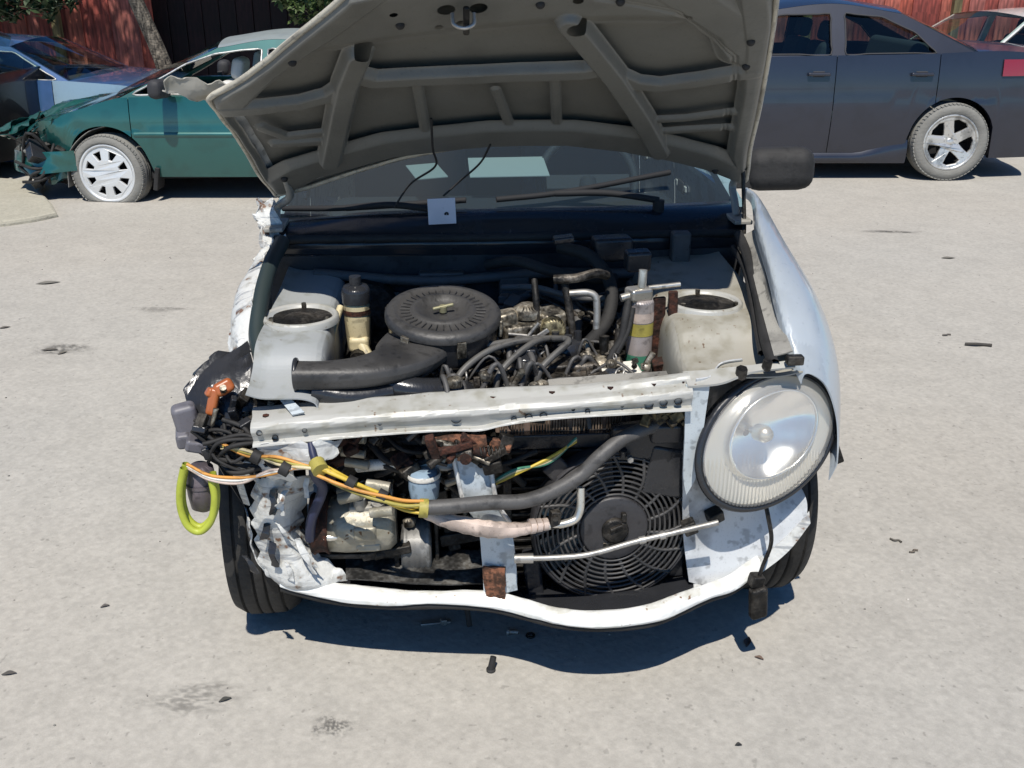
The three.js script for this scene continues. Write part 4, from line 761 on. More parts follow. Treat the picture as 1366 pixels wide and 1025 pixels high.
// ── front frame
{
  const ft = [[-0.557, 0.662, 0.33], [-0.355, 0.678, 0.335], [-0.159, 0.689, 0.34], [-0.10, 0.691, 0.34], [-0.05, 0.694, 0.34], [0.022, 0.697, 0.34], [0.222, 0.707, 0.335], [0.335, 0.716, 0.33]];
  const fb = [[-0.555, 0.626, 0.33], [-0.36, 0.642, 0.333], [-0.159, 0.652, 0.336], [-0.10, 0.650, 0.336], [-0.05, 0.660, 0.336], [0.022, 0.669, 0.336], [0.222, 0.676, 0.332], [0.335, 0.678, 0.328]];
  const bk = [[-0.563, 0.665, 0.255], [-0.359, 0.683, 0.27], [-0.158, 0.698, 0.275], [-0.10, 0.701, 0.277], [-0.05, 0.704, 0.28], [0.027, 0.708, 0.282], [0.225, 0.72, 0.288], [0.335, 0.73, 0.29]];
  const off = (r, dy, dz) => r.map(([x, y, z]) => [x, y + dy, z + dz]);
  const xm = obj('lock_carrier', patch([off(bk, -0.04, 0), bk, off(bk, 0.001, 0.018), off(ft, 0.004, -0.02), ft, off(ft, -0.008, 0.007), off(fb, 0.012, 0.002), fb, off(fb, -0.004, 0.012), off(fb, -0.006, 0.013)], 100, 46, { dent: 0.0045, freq: 9, seed: 9, th: 0.004 }), M.carrier, car);
  const cav = []; for (const [x, y, r] of [[-0.147, 0.672, 0.011], [-0.03, 0.665, 0.006], [0.0, 0.668, 0.008], [0.03, 0.67, 0.008], [0.09, 0.685, 0.004], [0.12, 0.678, 0.005], [0.19, 0.69, 0.004], [0.245, 0.69, 0.009], [0.275, 0.693, 0.008], [0.305, 0.695, 0.008], [-0.54, 0.652, 0.006], [-0.51, 0.64, 0.006], [-0.45, 0.655, 0.005], [-0.3, 0.665, 0.004]]) cav.push(lathe([[r, 0.012], [r * 0.98, -0.006], [0.001, -0.006]], 18, 'z', [x, y, 0.334]));
  each('hole', cav, M.dark, xm);
  const bolts = []; for (const x of [-0.53, -0.44, -0.2, -0.07, 0.05, 0.17, 0.26, 0.32]) bolts.push(rod([x, 0.69 + x * 0.06, 0.31], [x, 0.708 + x * 0.06, 0.31], 0.007, 0.007, 6));
  each('bolt', bolts, M.darkRust, xm);
  // mount pad and seam strips on the carrier
  obj('seam_strip', [patch([[[-0.55, 0.628, 0.34], [-0.45, 0.632, 0.345], [-0.38, 0.63, 0.345]], [[-0.55, 0.585, 0.335], [-0.45, 0.578, 0.35], [-0.39, 0.60, 0.345]]], 22, 10, { dent: 0.010, freq: 22, seed: 12, wild: 1 })], M.wreck, xm);
    const bb = [[-0.545, 0.240, 0.265], [-0.437, 0.216, 0.285], [-0.30, 0.213, 0.312], [-0.17, 0.225, 0.337], [-0.072, 0.217, 0.346], [-0.008, 0.212, 0.37], [0.068, 0.219, 0.418], [0.163, 0.218, 0.432], [0.261, 0.216, 0.42], [0.338, 0.222, 0.388], [0.405, 0.226, 0.352], [0.46, 0.226, 0.328], [0.525, 0.262, 0.31]];
  const bt = bb.map(([x, y, z], i) => [x, y + 0.018 + 0.004 * Math.sin(i * 1.7), z - 0.009]);
  obj('lower_beam', patch([off(bt, -0.02, -0.022), off(bt, -0.001, -0.02), off(bt, 0.001, -0.007), bt, off(bb, 0.004, 0.001), bb, off(bb, -0.006, -0.014), off(bb, -0.004, -0.05)], 110, 30, { dent: 0.0042, freq: 11, th: 0.003 }), phys(rgb(0.82, 0.84, 0.86), { roughness: 0.4, clearcoat: 0.4, clearcoatRoughness: 0.2, map: tWorn }), car);
  obj('lower_lip', tube(bb.map(([x, y, z]) => [x, y - 0.012, z - 0.012]), 0.009, 90, 8), M.rubber, car);
}
each('crumpled_front_panel', [patch([[[-0.577, 0.50, 0.25], [-0.54, 0.52, 0.27], [-0.49, 0.515, 0.26], [-0.455, 0.49, 0.22]], [[-0.595, 0.42, 0.25], [-0.56, 0.43, 0.28], [-0.515, 0.40, 0.265], [-0.490, 0.39, 0.22]], [[-0.592, 0.34, 0.245], [-0.555, 0.34, 0.27], [-0.50, 0.32, 0.27], [-0.47, 0.30, 0.22]], [[-0.577, 0.265, 0.245], [-0.53, 0.255, 0.275], [-0.46, 0.25, 0.28], [-0.41, 0.25, 0.24]], [[-0.55, 0.238, 0.24], [-0.51, 0.226, 0.26], [-0.44, 0.226, 0.265], [-0.40, 0.235, 0.24]]], 54, 60, { dent: 0.010, freq: 7, seed: 7, wild: 1 }), patch([[[-0.60, 0.40, 0.25], [-0.60, 0.33, 0.245], [-0.58, 0.26, 0.245]], [[-0.625, 0.40, 0.17], [-0.62, 0.33, 0.17], [-0.60, 0.26, 0.17]]], 20, 10, { dent: 0.01, freq: 20, seed: 8 })], M.wreck, car);
obj('inner_front_panel', patch([[[-0.45, 0.50, 0.2], [-0.43, 0.38, 0.19], [-0.41, 0.28, 0.2]], [[-0.47, 0.50, 0.05], [-0.42, 0.36, 0.05], [-0.38, 0.26, 0.08]]], 26, 20, { dent: 0.012, freq: 9, seed: 17 }), M.blueSteel, car);
{
  const fp = obj('headlight_panel', [patch([[[0.345, 0.735, 0.325], [0.337, 0.60, 0.30], [0.34, 0.52, 0.29], [0.345, 0.45, 0.285], [0.355, 0.33, 0.28], [0.372, 0.225, 0.29]], [[0.375, 0.735, 0.315], [0.355, 0.60, 0.27], [0.37, 0.52, 0.25], [0.42, 0.45, 0.27], [0.43, 0.33, 0.27], [0.44, 0.205, 0.29]], [[0.42, 0.735, 0.24], [0.44, 0.62, 0.13], [0.48, 0.50, 0.14], [0.53, 0.44, 0.25], [0.53, 0.36, 0.275], [0.525, 0.27, 0.288]], [[0.47, 0.735, 0.22], [0.53, 0.62, 0.12], [0.57, 0.52, 0.13], [0.61, 0.455, 0.25], [0.625, 0.42, 0.28], [0.628, 0.375, 0.288]]], 50, 60, { dent: 0.0045, freq: 9, seed: 5 })], phys(rgb(0.56, 0.60, 0.66), { roughness: 0.4, clearcoat: 0.4, map: tDust }), car);
  obj('panel_flange', patch([[[0.632, 0.395, 0.285], [0.585, 0.335, 0.29], [0.525, 0.28, 0.294], [0.44, 0.222, 0.305], [0.375, 0.24, 0.32]], [[0.634, 0.37, 0.296], [0.590, 0.305, 0.302], [0.528, 0.25, 0.306], [0.44, 0.196, 0.318], [0.375, 0.215, 0.335]]], 40, 8, { dent: 0.003, freq: 14 }), M.wreck, fp);
  obj('bracket', patch([[[0.322, 0.725, 0.33], [0.328, 0.62, 0.325], [0.335, 0.50, 0.315], [0.345, 0.46, 0.31]], [[0.372, 0.722, 0.328], [0.368, 0.63, 0.325], [0.366, 0.57, 0.32], [0.36, 0.50, 0.318]]], 30, 10, { dent: 0.002, freq: 12, th: 0.006 }), M.blueSteel, fp);
  obj('top_plate', patch([[[0.325, 0.732, 0.285], [0.42, 0.742, 0.29], [0.50, 0.752, 0.30], [0.555, 0.758, 0.30]], [[0.325, 0.722, 0.335], [0.40, 0.727, 0.335], [0.46, 0.742, 0.322], [0.55, 0.75, 0.318]]], 40, 12, { dent: 0.003, freq: 12, th: 0.005 }), M.carrier, fp);
  each('screw', [rod([0.437, 0.735, 0.32], [0.437, 0.757, 0.326], 0.012, 0.012, 6), rod([0.49, 0.748, 0.315], [0.492, 0.770, 0.318], 0.01, 0.01, 6)], M.castDark, fp);
  each('clip', [box(0.035, 0.03, 0.03, [0.42, 0.39, 0.28], [0.2, 0.3, 0.3]), box(0.05, 0.02, 0.03, [0.50, 0.415, 0.27], [0.1, 0.2, -0.3]), box(0.03, 0.03, 0.03, [0.36, 0.375, 0.30], [0, 0, 0.4])], M.castDark, fp);
}
// ── oval headlight
{
  const mx = new THREE.Matrix4().compose(V(0.512, 0.582, 0.300), new THREE.Quaternion().setFromEuler(new THREE.Euler(-0.26, 0.20, 35 * R)), V(1, 1, 1));
  const A = 0.166, B = 0.126, q3 = (g) => g.applyMatrix4(mx);
  const dome = (r) => 0.052 * Math.sqrt(Math.max(0, 1 - 0.94 * r * r));
  const disc = (nr, na, r0, r1, fn) => gridGeo(na, nr, (u, v) => { const a = u * 2 * Math.PI, r = lerp(r0, r1, v); return fn(Math.cos(a) * r, Math.sin(a) * r, r, a); });
  const ell = (k, z, n = 64) => Array.from({ length: n }, (_, i) => V(A * k * Math.cos(i / n * 6.28319), B * k * Math.sin(i / n * 6.28319), z));
  const hl = obj('headlight', q3(disc(24, 64, 0.02, 1.03, (x, y, r) => V(x * A, y * B, -0.11 * Math.pow(Math.max(0, 1.06 - r * r), 0.45) - 0.006))), M.blackPlastic, car);
  obj('reflector', q3(disc(30, 72, 0.05, 0.93, (x, y, r, a) => V(x * A, y * B, -0.088 * Math.pow(Math.max(0, 1 - r * r * 1.02), 0.55) + 0.0025 * Math.cos(a * 9) * sm(0.3, 0.9, r)))), M.chrome, hl);
  each('rim', [q3(tube(ell(1.035, 0.004), 0.009, 120, 8, true)), q3(tube(ell(0.99, 0.010), 0.004, 120, 8, true))], M.blackPlastic, hl);
  const c35 = Math.cos(35 * R), s35 = Math.sin(35 * R);
  obj('lens', q3(disc(110, 360, 0.001, 1, (x, y, r) => { const X = x * A * c35 - y * B * s35, Y = x * A * s35 + y * B * c35; const fl = sm(-0.02, -0.05, Y) * 0.0026 * Math.sin(X * 2 * Math.PI / 0.0085) + (r < 0.66 && Y > -0.02 ? 0.0005 * Math.sin(X * 2 * Math.PI / 0.03) : 0); return V(x * A, y * B, dome(r) + fl); })), M.lens, hl);
  obj('inner_bezel', [q3(disc(4, 90, 0.66, 0.72, (x, y, r) => V(x * A + 0.016, y * B + 0.004, 0.012 - (r - 0.66) * 0.25))), q3(tube(ell(0.665, 0.014).map((p) => p.add(V(0.016, 0.004, 0))), 0.003, 100, 6, true))], M.chrome, hl);
  obj('lamp_surround', q3(disc(14, 420, 0.70, 0.985, (x, y, r) => V(x * A * 1 + 0.016 * (0.985 - r) / 0.285, y * B, -0.006 + (r - 0.7) * 0.04 + 0.0022 * sm(-0.03, -0.055, x * A * s35 + y * B * c35) * Math.sin((x * A * c35 - y * B * s35) * 6.2832 / 0.0085)))), std(rgb(0.56, 0.55, 0.51), 0.4, 0.55), hl);
  obj('bulb_shield', [q3(lathe([[0.001, 0.012], [0.014, 0.009], [0.019, -0.004], [0.019, -0.03]], 24, 'z', [0.012, 0.0, -0.02])), q3(rod([0.012, 0, -0.08], [0.012, 0, -0.03], 0.008))], M.aluClean, hl);
  obj('connector_lead', [tube([[0.512, 0.47, 0.30], [0.525, 0.41, 0.325], [0.535, 0.35, 0.335], [0.522, 0.29, 0.335], [0.515, 0.245, 0.33]], 0.005, 30, 6), tube([[0.507, 0.46, 0.30], [0.49, 0.43, 0.30], [0.47, 0.42, 0.29]], 0.006, 12, 6), box(0.04, 0.085, 0.025, [0.52, 0.195, 0.335], [0.1, 0.2, 0.12], 0.008), box(0.03, 0.03, 0.028, [0.512, 0.25, 0.33], [0.1, 0.2, -0.2], 0.005)], M.castDark, hl);
}
// ── cooling: radiator, condenser, electric fan
{
  const rad = obj('radiator', [box(0.42, 0.36, 0.03, [0.14, 0.40, 0.165]), box(0.44, 0.03, 0.05, [0.14, 0.612, 0.17])], M.castDark, car);
  const fins = []; for (let i = 0; i < 46; i++) if (hash(i, 3) > 0.12) fins.push(box(0.0035, 0.055, 0.012, [-0.05 + i * 0.0062, 0.592, 0.197], [0, 0, rr(-0.05, 0.05)], 0.0005));
  obj('core', [box(0.30, 0.055, 0.012, [0.09, 0.592, 0.188])], M.copper, rad);
  each('fin', fins, std(rgb(0.36, 0.29, 0.24), 0.6, 0.3, { map: tGrime }), rad);
  const tubes = []; for (let i = 0; i < 15; i++) tubes.push(box(0.34, 0.007, 0.018, [0.13, 0.21 + i * 0.0225, 0.2], [0, 0, 0], 0.002));
  each('condenser', [...tubes, box(0.02, 0.36, 0.03, [-0.035, 0.37, 0.2]), box(0.02, 0.36, 0.03, [0.325, 0.37, 0.2])], M.castDark, car);
  obj('condenser_bar', box(0.36, 0.035, 0.03, [0.13, 0.553, 0.205]), M.blackPlastic, car);
}
{
  const C = [0.198, 0.361, 0.266], at = (g) => move(g, C, [-0.05, 0.05, 0]);
  const ringG = (r, t) => new THREE.TorusGeometry(r, t, 6, 72);
  const lug = (a, r, w, h) => { const g = box(w, h, 0.02, [r, 0, -0.012], [0, 0, 0], 0.006); g.rotateZ(a); return g; };
  const fan = obj('radiator_fan', [at(lathe([[0.182, -0.045], [0.186, -0.01], [0.181, 0.004], [0.174, 0.004], [0.172, -0.04]], 72, 'z')), ...[-1.25, -1.9, 0.75, 2.3].map((a) => at(lug(a, 0.195, 0.04, 0.05))), at(box(0.24, 0.02, 0.024, [0.0, -0.19, -0.012], [0, 0, 0], 0.006))], M.fanPlastic, car);
  const rings = []; for (let i = 0; i < 9; i++) rings.push(at(move(ringG(0.082 + i * 0.0112, 0.0029), [0, 0, 0.004 - 0.0])));
  each('guard', rings, M.guard, fan);
  const sp = []; for (let i = 0; i < 16; i++) { const a = i / 16 * 6.2832 + 0.15; sp.push(at(tube([[Math.cos(a) * 0.07, Math.sin(a) * 0.07, 0.0], [Math.cos(a + 0.12) * 0.125, Math.sin(a + 0.12) * 0.125, 0.004], [Math.cos(a + 0.28) * 0.176, Math.sin(a + 0.28) * 0.176, 0.003]], 0.0042, 10, 6))); }
  each('spoke', sp, M.guard, fan);
  obj('motor_cover', [at(lathe([[0.078, -0.02], [0.078, 0.004], [0.072, 0.010], [0.05, 0.012], [0.001, 0.013]], 48, 'z'))], M.fanPlastic, fan);
  obj('motor', [at(lathe([[0.03, 0.01], [0.03, 0.02], [0.024, 0.024], [0.001, 0.024]], 32, 'z')), at(box(0.012, 0.022, 0.016, [0.018, 0.032, 0.018])), at(box(0.03, 0.008, 0.012, [0.0, 0.012, 0.026], [0, 0, 0.4]))], M.castDark, fan);
  obj('label', [at(box(0.05, 0.012, 0.003, [0.0, -0.035, 0.0135], [0, 0, 0.1], 0.001))], M.alu, fan);
  const bl = []; for (let i = 0; i < 7; i++) { const a = i / 7 * 6.2832, g = patch([[[0.05, -0.02, -0.03], [0.165, -0.035, -0.035]], [[0.05, 0.02, -0.018], [0.165, 0.04, -0.014]]], 8, 6, { th: 0.003 }); g.rotateZ(a); bl.push(at(g)); }
  each('blade', bl, M.blackPlastic, fan);
  each('fan_bracket', [box(0.16, 0.09, 0.03, [0.27, 0.565, 0.245], [0, 0, 0.1], 0.01), box(0.10, 0.12, 0.03, [0.315, 0.49, 0.25], [0, 0, -0.2], 0.01), box(0.07, 0.05, 0.05, [0.30, 0.60, 0.27], [0.2, 0, 0], 0.01), rod([0.212, 0.535, 0.262], [0.212, 0.552, 0.268], 0.008), box(0.035, 0.30, 0.02, [0.352, 0.36, 0.235], [0, 0, 0], 0.006), box(0.04, 0.12, 0.03, [0.02, 0.24, 0.25], [0, 0, 0.1], 0.008)], M.blackPlastic, car);
  each('bolt', [rod([0.225, 0.535, 0.27], [0.225, 0.535, 0.285], 0.007, 0.007, 6), rod([0.345, 0.545, 0.27], [0.345, 0.545, 0.29], 0.007, 0.007, 6)], M.steel, car);
  const cl = []; for (let i = 0; i < 9; i++) cl.push(box(rr(0.012, 0.03), rr(0.012, 0.03), 0.02, [0.25 + i * 0.0105, 0.645 + rr(-0.012, 0.012), 0.31 + rr(-0.01, 0.01)], [rnd(), rnd(), rnd()], 0.003));
  each('rusty_clip', cl, std(rgb(0.40, 0.32, 0.17), 0.8, 0.1, { map: tGrime }), car);
}
// ── centre stay and bonnet lock
{
  const st = obj('centre_stay', [patch([[[-0.158, 0.60, 0.325], [-0.150, 0.555, 0.335], [-0.135, 0.47, 0.335], [-0.108, 0.42, 0.33], [-0.098, 0.32, 0.325], [-0.095, 0.24, 0.32]], [[-0.122, 0.60, 0.333], [-0.118, 0.555, 0.343], [-0.10, 0.47, 0.343], [-0.075, 0.42, 0.338], [-0.06, 0.32, 0.333], [-0.058, 0.24, 0.328]], [[-0.086, 0.60, 0.322], [-0.080, 0.555, 0.332], [-0.066, 0.47, 0.332], [-0.04, 0.42, 0.327], [-0.024, 0.32, 0.322], [-0.020, 0.24, 0.317]]], 50, 14, { dent: 0.003, freq: 12, th: 0.005 })], M.blueSteel, car);
  obj('stay_edge', tube([[-0.086, 0.60, 0.326], [-0.078, 0.555, 0.336], [-0.064, 0.47, 0.336], [-0.038, 0.42, 0.331]], 0.005, 30, 6), M.whitePaint, st);
  obj('stay_edge', tube([[-0.158, 0.60, 0.327], [-0.150, 0.555, 0.337], [-0.135, 0.47, 0.337]], 0.005, 30, 6), M.whitePaint, st);
  obj('rusty_foot', [patch([[[-0.098, 0.315, 0.335], [-0.095, 0.27, 0.34], [-0.09, 0.235, 0.342]], [[-0.05, 0.315, 0.345], [-0.05, 0.27, 0.35], [-0.05, 0.235, 0.35]]], 16, 14, { dent: 0.008, freq: 26, th: 0.008 })], M.rust, st);
  const lk = obj('bonnet_lock', [patch([[[-0.205, 0.630, 0.345], [-0.15, 0.640, 0.35], [-0.09, 0.635, 0.35]], [[-0.20, 0.612, 0.35], [-0.15, 0.610, 0.356], [-0.085, 0.612, 0.352]]], 24, 10, { dent: 0.008, freq: 24, th: 0.006, seed: 3 })], M.rust, car);
  for (let i = 0; i < 26; i++) obj(i % 3 ? 'plate' : 'pivot', i % 3 ? box(rr(0.014, 0.05), rr(0.008, 0.028), rr(0.006, 0.02), [rr(-0.225, -0.055), rr(0.568, 0.636), rr(0.335, 0.362)], [rr(-0.5, 0.5), rr(-0.5, 0.5), rr(-0.8, 0.8)], 0.003) : rod([rr(-0.21, -0.07), rr(0.575, 0.63), 0.345], [rr(-0.21, -0.07), rr(0.575, 0.63), 0.368], rr(0.005, 0.011)), [M.rust, M.castDark, M.grease, M.darkRust, M.alu][i % 5], lk);
  each('lever', [box(0.02, 0.055, 0.02, [-0.195, 0.617, 0.36], [0.2, 0, 0.3]), box(0.07, 0.016, 0.02, [-0.15, 0.618, 0.366], [0, 0.1, 0.2]), rod([-0.13, 0.595, 0.35], [-0.13, 0.595, 0.378], 0.012)], M.darkRust, lk);
  obj('spring', [tube(Array.from({ length: 41 }, (_, i) => [-0.10 + i * 0.0011, 0.607 + 0.008 * Math.cos(i * 0.9), 0.365 + 0.008 * Math.sin(i * 0.9)]), 0.0022, 160, 5)], M.castDark, lk);
  each('catch', [box(0.05, 0.02, 0.03, [-0.07, 0.60, 0.355], [0.3, 0.2, 0.5]), box(0.03, 0.04, 0.02, [-0.05, 0.615, 0.35], [0, 0.3, -0.4]), box(0.04, 0.03, 0.02, [-0.075, 0.565, 0.352], [0.2, 0, 0.2])], M.castDark, lk);
}
// ── engine
{
  const eng = obj('engine_block', [patch([[[-0.44, 0.64, 0.02], [-0.2, 0.65, 0.06], [0.1, 0.65, 0.06], [0.26, 0.64, 0.04]], [[-0.44, 0.5, 0.07], [-0.2, 0.5, 0.12], [0.1, 0.5, 0.11], [0.26, 0.5, 0.08]], [[-0.42, 0.36, 0.06], [-0.2, 0.36, 0.10], [0.1, 0.36, 0.09], [0.26, 0.36, 0.06]], [[-0.38, 0.24, 0.02], [-0.2, 0.22, 0.05], [0.1, 0.22, 0.05], [0.22, 0.25, 0.02]]], 70, 50, { dent: 0.022, freq: 14, seed: 2, th: 0.02 }), patch([[[-0.42, 0.62, -0.34], [0, 0.62, -0.34], [0.3, 0.62, -0.34]], [[-0.42, 0.60, -0.1], [0, 0.61, -0.1], [0.3, 0.6, -0.1]], [[-0.42, 0.60, 0.06], [0, 0.61, 0.08], [0.28, 0.6, 0.06]]], 60, 50, { dent: 0.025, freq: 12, seed: 6, th: 0.02 })], M.castDark, car);
  const vc = obj('valve_cover', [box(0.44, 0.07, 0.13, [-0.03, 0.645, 0.10], [0.15, 0, 0.02], 0.025), box(0.40, 0.02, 0.05, [-0.03, 0.685, 0.10], [0.15, 0, 0.02], 0.008)], M.grease, car);
  each('rib', Array.from({ length: 9 }, (_, i) => box(0.008, 0.02, 0.115, [-0.21 + i * 0.045, 0.683, 0.10], [0.15, 0, 0], 0.003)), M.grease, vc);
  obj('filler_cap', [lathe([[0.03, 0], [0.03, 0.018], [0.026, 0.024], [0.001, 0.026]], 24, 'y', [0.01, 0.695, 0.115]), box(0.05, 0.014, 0.01, [0.01, 0.724, 0.115])], M.blackPlastic, vc);
  each('bolt', Array.from({ length: 12 }, (_, i) => rod([-0.23 + (i % 6) * 0.08, 0.66, i < 6 ? 0.165 : 0.055], [-0.23 + (i % 6) * 0.08, 0.69, i < 6 ? 0.168 : 0.058], 0.007, 0.007, 6)), M.alu, vc);
  // plug leads
  const ends = [[-0.235, 0.63, 0.175], [-0.15, 0.64, 0.18], [-0.06, 0.645, 0.18], [0.03, 0.65, 0.175]];
  ends.forEach((e, i) => obj('plug_lead', [tube([e, [e[0] + 0.01, e[1] + 0.05, e[2] - 0.01], [e[0] + 0.08, 0.725 + i * 0.006, 0.13 - i * 0.012], [0.02 + i * 0.02, 0.735, 0.06], [0.10 + i * 0.008, 0.72, 0.02]], 0.0075, 40, 8), rod(e, [e[0], e[1] - 0.04, e[2] + 0.012], 0.012)], std(rgb(0.10, 0.10, 0.10), 0.5, 0, { map: tDust }), car));
  obj('distributor', [lathe([[0.04, 0], [0.042, 0.03], [0.036, 0.05], [0.02, 0.055], [0.001, 0.055]], 28, 'y', [0.115, 0.665, 0.02]), ...[0, 1, 2, 3].map((i) => rod([0.115 + 0.026 * Math.cos(i * 1.57), 0.71, 0.02 + 0.026 * Math.sin(i * 1.57)], [0.115 + 0.026 * Math.cos(i * 1.57), 0.738, 0.02 + 0.026 * Math.sin(i * 1.57)], 0.009))], M.blackPlastic, car);
  // carburettor and intake castings behind the leads
  const cb = obj('carburettor', [box(0.11, 0.07, 0.09, [0.02, 0.715, -0.04], [0, 0.2, 0.05], 0.012), box(0.06, 0.05, 0.06, [0.085, 0.745, -0.05], [0.1, 0.4, 0], 0.01), box(0.05, 0.04, 0.05, [-0.02, 0.755, -0.03], [0, 0, 0.2], 0.01), lathe([[0.035, 0], [0.035, 0.02], [0.02, 0.03], [0.001, 0.03]], 24, 'y', [0.03, 0.755, -0.045])], M.alu, car);
  obj('choke_housing', [lathe([[0.03, -0.02], [0.03, 0.01], [0.024, 0.016], [0.001, 0.016]], 24, 'z', [0.085, 0.735, 0.0]), box(0.03, 0.03, 0.03, [0.10, 0.70, 0.0], [0, 0, 0], 0.006)], std(rgb(0.50, 0.46, 0.30), 0.5, 0.3, { map: tGrime }), cb);
  each('linkage', [rod([-0.02, 0.735, 0.02], [0.10, 0.72, 0.02], 0.004), rod([0.0, 0.70, 0.03], [0.05, 0.76, 0.02], 0.004), box(0.03, 0.012, 0.006, [0.06, 0.735, 0.022], [0, 0, 0.6])], M.steel, cb);
  obj('vacuum_pipe', [tube([[0.046, 0.84, -0.06], [0.048, 0.80, -0.03], [0.05, 0.74, -0.02], [0.05, 0.70, 0.0]], 0.008, 24, 8)], M.castDark, car);
  obj('vacuum_pipe', [tube([[0.112, 0.853, -0.05], [0.122, 0.80, -0.03], [0.132, 0.73, -0.01], [0.14, 0.668, 0.0]], 0.009, 24, 8)], M.castDark, car);
  obj('vacuum_pipe', [tube([[0.09, 0.845, -0.04], [0.14, 0.85, -0.03], [0.19, 0.855, -0.05], [0.22, 0.84, -0.08]], 0.011, 24, 8)], M.grease, car);
  obj('coolant_pipe', [tube([[0.125, 0.813, -0.03], [0.17, 0.814, -0.03], [0.186, 0.806, -0.028], [0.19, 0.78, -0.022], [0.188, 0.70, -0.01]], 0.0085, 36, 10)], M.steel, car);
  each('heater_hose', [tube([[0.13, 0.86, -0.28], [0.2, 0.85, -0.22], [0.24, 0.80, -0.14], [0.22, 0.74, -0.05], [0.16, 0.70, 0.02]], 0.016, 40, 10)], M.rubber, car);
  each('heater_hose', [tube([[-0.05, 0.80, -0.34], [0.02, 0.83, -0.26], [0.10, 0.82, -0.2], [0.20, 0.80, -0.2], [0.27, 0.78, -0.26]], 0.014, 40, 10)], M.rubber, car);
  // thermostat housing, sensors, pipes on the right end of the engine
  obj('thermostat_housing', [box(0.08, 0.06, 0.06, [0.20, 0.655, 0.05], [0.2, 0.3, 0], 0.014), rod([0.17, 0.66, 0.06], [0.235, 0.67, 0.075], 0.026, 0.022), lathe([[0.03, 0], [0.03, 0.012], [0.012, 0.02], [0.012, 0.04], [0.001, 0.042]], 20, 'y', [0.165, 0.675, 0.03])], M.alu, car);
  each('sensor', [rod([0.20, 0.69, 0.04], [0.20, 0.73, 0.035], 0.010, 0.012), rod([0.235, 0.68, 0.02], [0.24, 0.735, 0.0], 0.009, 0.009)], M.castDark, car);
  obj('crank_pulley', [lathe([[0.001, 0.035], [0.05, 0.035], [0.062, 0.032], [0.066, 0.026], [0.060, 0.02], [0.066, 0.014], [0.060, 0.008], [0.066, 0.002], [0.060, -0.004], [0.066, -0.010], [0.060, -0.016], [0.066, -0.022], [0.064, -0.032], [0.05, -0.035], [0.001, -0.035]], 48, 'x', [-0.243, 0.275, 0.17])], std(rgb(0.24, 0.245, 0.25), 0.5, 0.3, { map: tDust }), car);
  each('pulley_guard', [box(0.012, 0.16, 0.11, [-0.29, 0.29, 0.17], [0, 0.05, 0.02]), box(0.01, 0.15, 0.09, [-0.196, 0.28, 0.16], [0, 0, 0])], M.castDark, car);
  const cp = obj('compressor', [lathe([[0.001, 0.08], [0.045, 0.08], [0.058, 0.066], [0.062, 0.03], [0.062, -0.03], [0.058, -0.07], [0.001, -0.07]], 40, 'x', [-0.365, 0.362, 0.215]), box(0.05, 0.035, 0.04, [-0.35, 0.372, 0.262], [0, 0, 0], 0.008), box(0.055, 0.02, 0.03, [-0.345, 0.335, 0.26], [0, 0, 0], 0.006), box(0.03, 0.05, 0.03, [-0.395, 0.43, 0.21], [0, 0, 0.2], 0.008)], M.casting, car);
  obj('clutch_pulley', [lathe([[0.03, 0.022], [0.055, 0.022], [0.07, 0.018], [0.064, 0.008], [0.064, -0.004], [0.07, -0.014], [0.066, -0.02], [0.001, -0.02]], 44, 'x', [-0.452, 0.365, 0.210])], M.darkRust, cp);
  each('bolt', Array.from({ length: 6 }, (_, i) => rod([-0.44, 0.362 + 0.05 * Math.sin(i * 1.05), 0.21 + 0.058 * Math.cos(i * 1.05)], [-0.41, 0.362 + 0.05 * Math.sin(i * 1.05), 0.21 + 0.058 * Math.cos(i * 1.05)], 0.009, 0.009, 6)), M.aluClean, cp);
  each('port_block', [rod([-0.32, 0.41, 0.24], [-0.32, 0.44, 0.255], 0.015), rod([-0.36, 0.42, 0.24], [-0.36, 0.45, 0.25], 0.015), box(0.09, 0.025, 0.04, [-0.34, 0.415, 0.23], [0.2, 0, 0], 0.006)], M.greyPaint, cp);
  each('engine_bracket', [box(0.2, 0.014, 0.05, [-0.36, 0.283, 0.2], [0, 0, -0.03]), box(0.11, 0.02, 0.05, [-0.31, 0.30, 0.22], [0, 0.1, 0.1]), rod([-0.315, 0.298, 0.235], [-0.335, 0.298, 0.245], 0.012), box(0.03, 0.16, 0.04, [-0.17, 0.34, 0.16], [0, 0, 0.2]), box(0.1, 0.03, 0.06, [-0.14, 0.30, 0.16], [0, 0, 0.15])], M.castDark, car);
  obj('sump_guard', [patch([[[-0.41, 0.262, 0.14], [-0.2, 0.255, 0.16], [-0.04, 0.25, 0.17]], [[-0.40, 0.245, 0.26], [-0.2, 0.245, 0.29], [-0.04, 0.245, 0.30]]], 24, 10, { dent: 0.004, freq: 9 })], std(rgb(0.13, 0.135, 0.14), 0.7, 0.1, { map: tGrime }), car);
  each('starter_motor', [rod([-0.16, 0.40, 0.16], [-0.06, 0.40, 0.16], 0.04), rod([-0.15, 0.455, 0.15], [-0.08, 0.455, 0.15], 0.024)], M.castDark, car);
  // small fittings strewn over the engine
  const bits = [[], [], [], []];
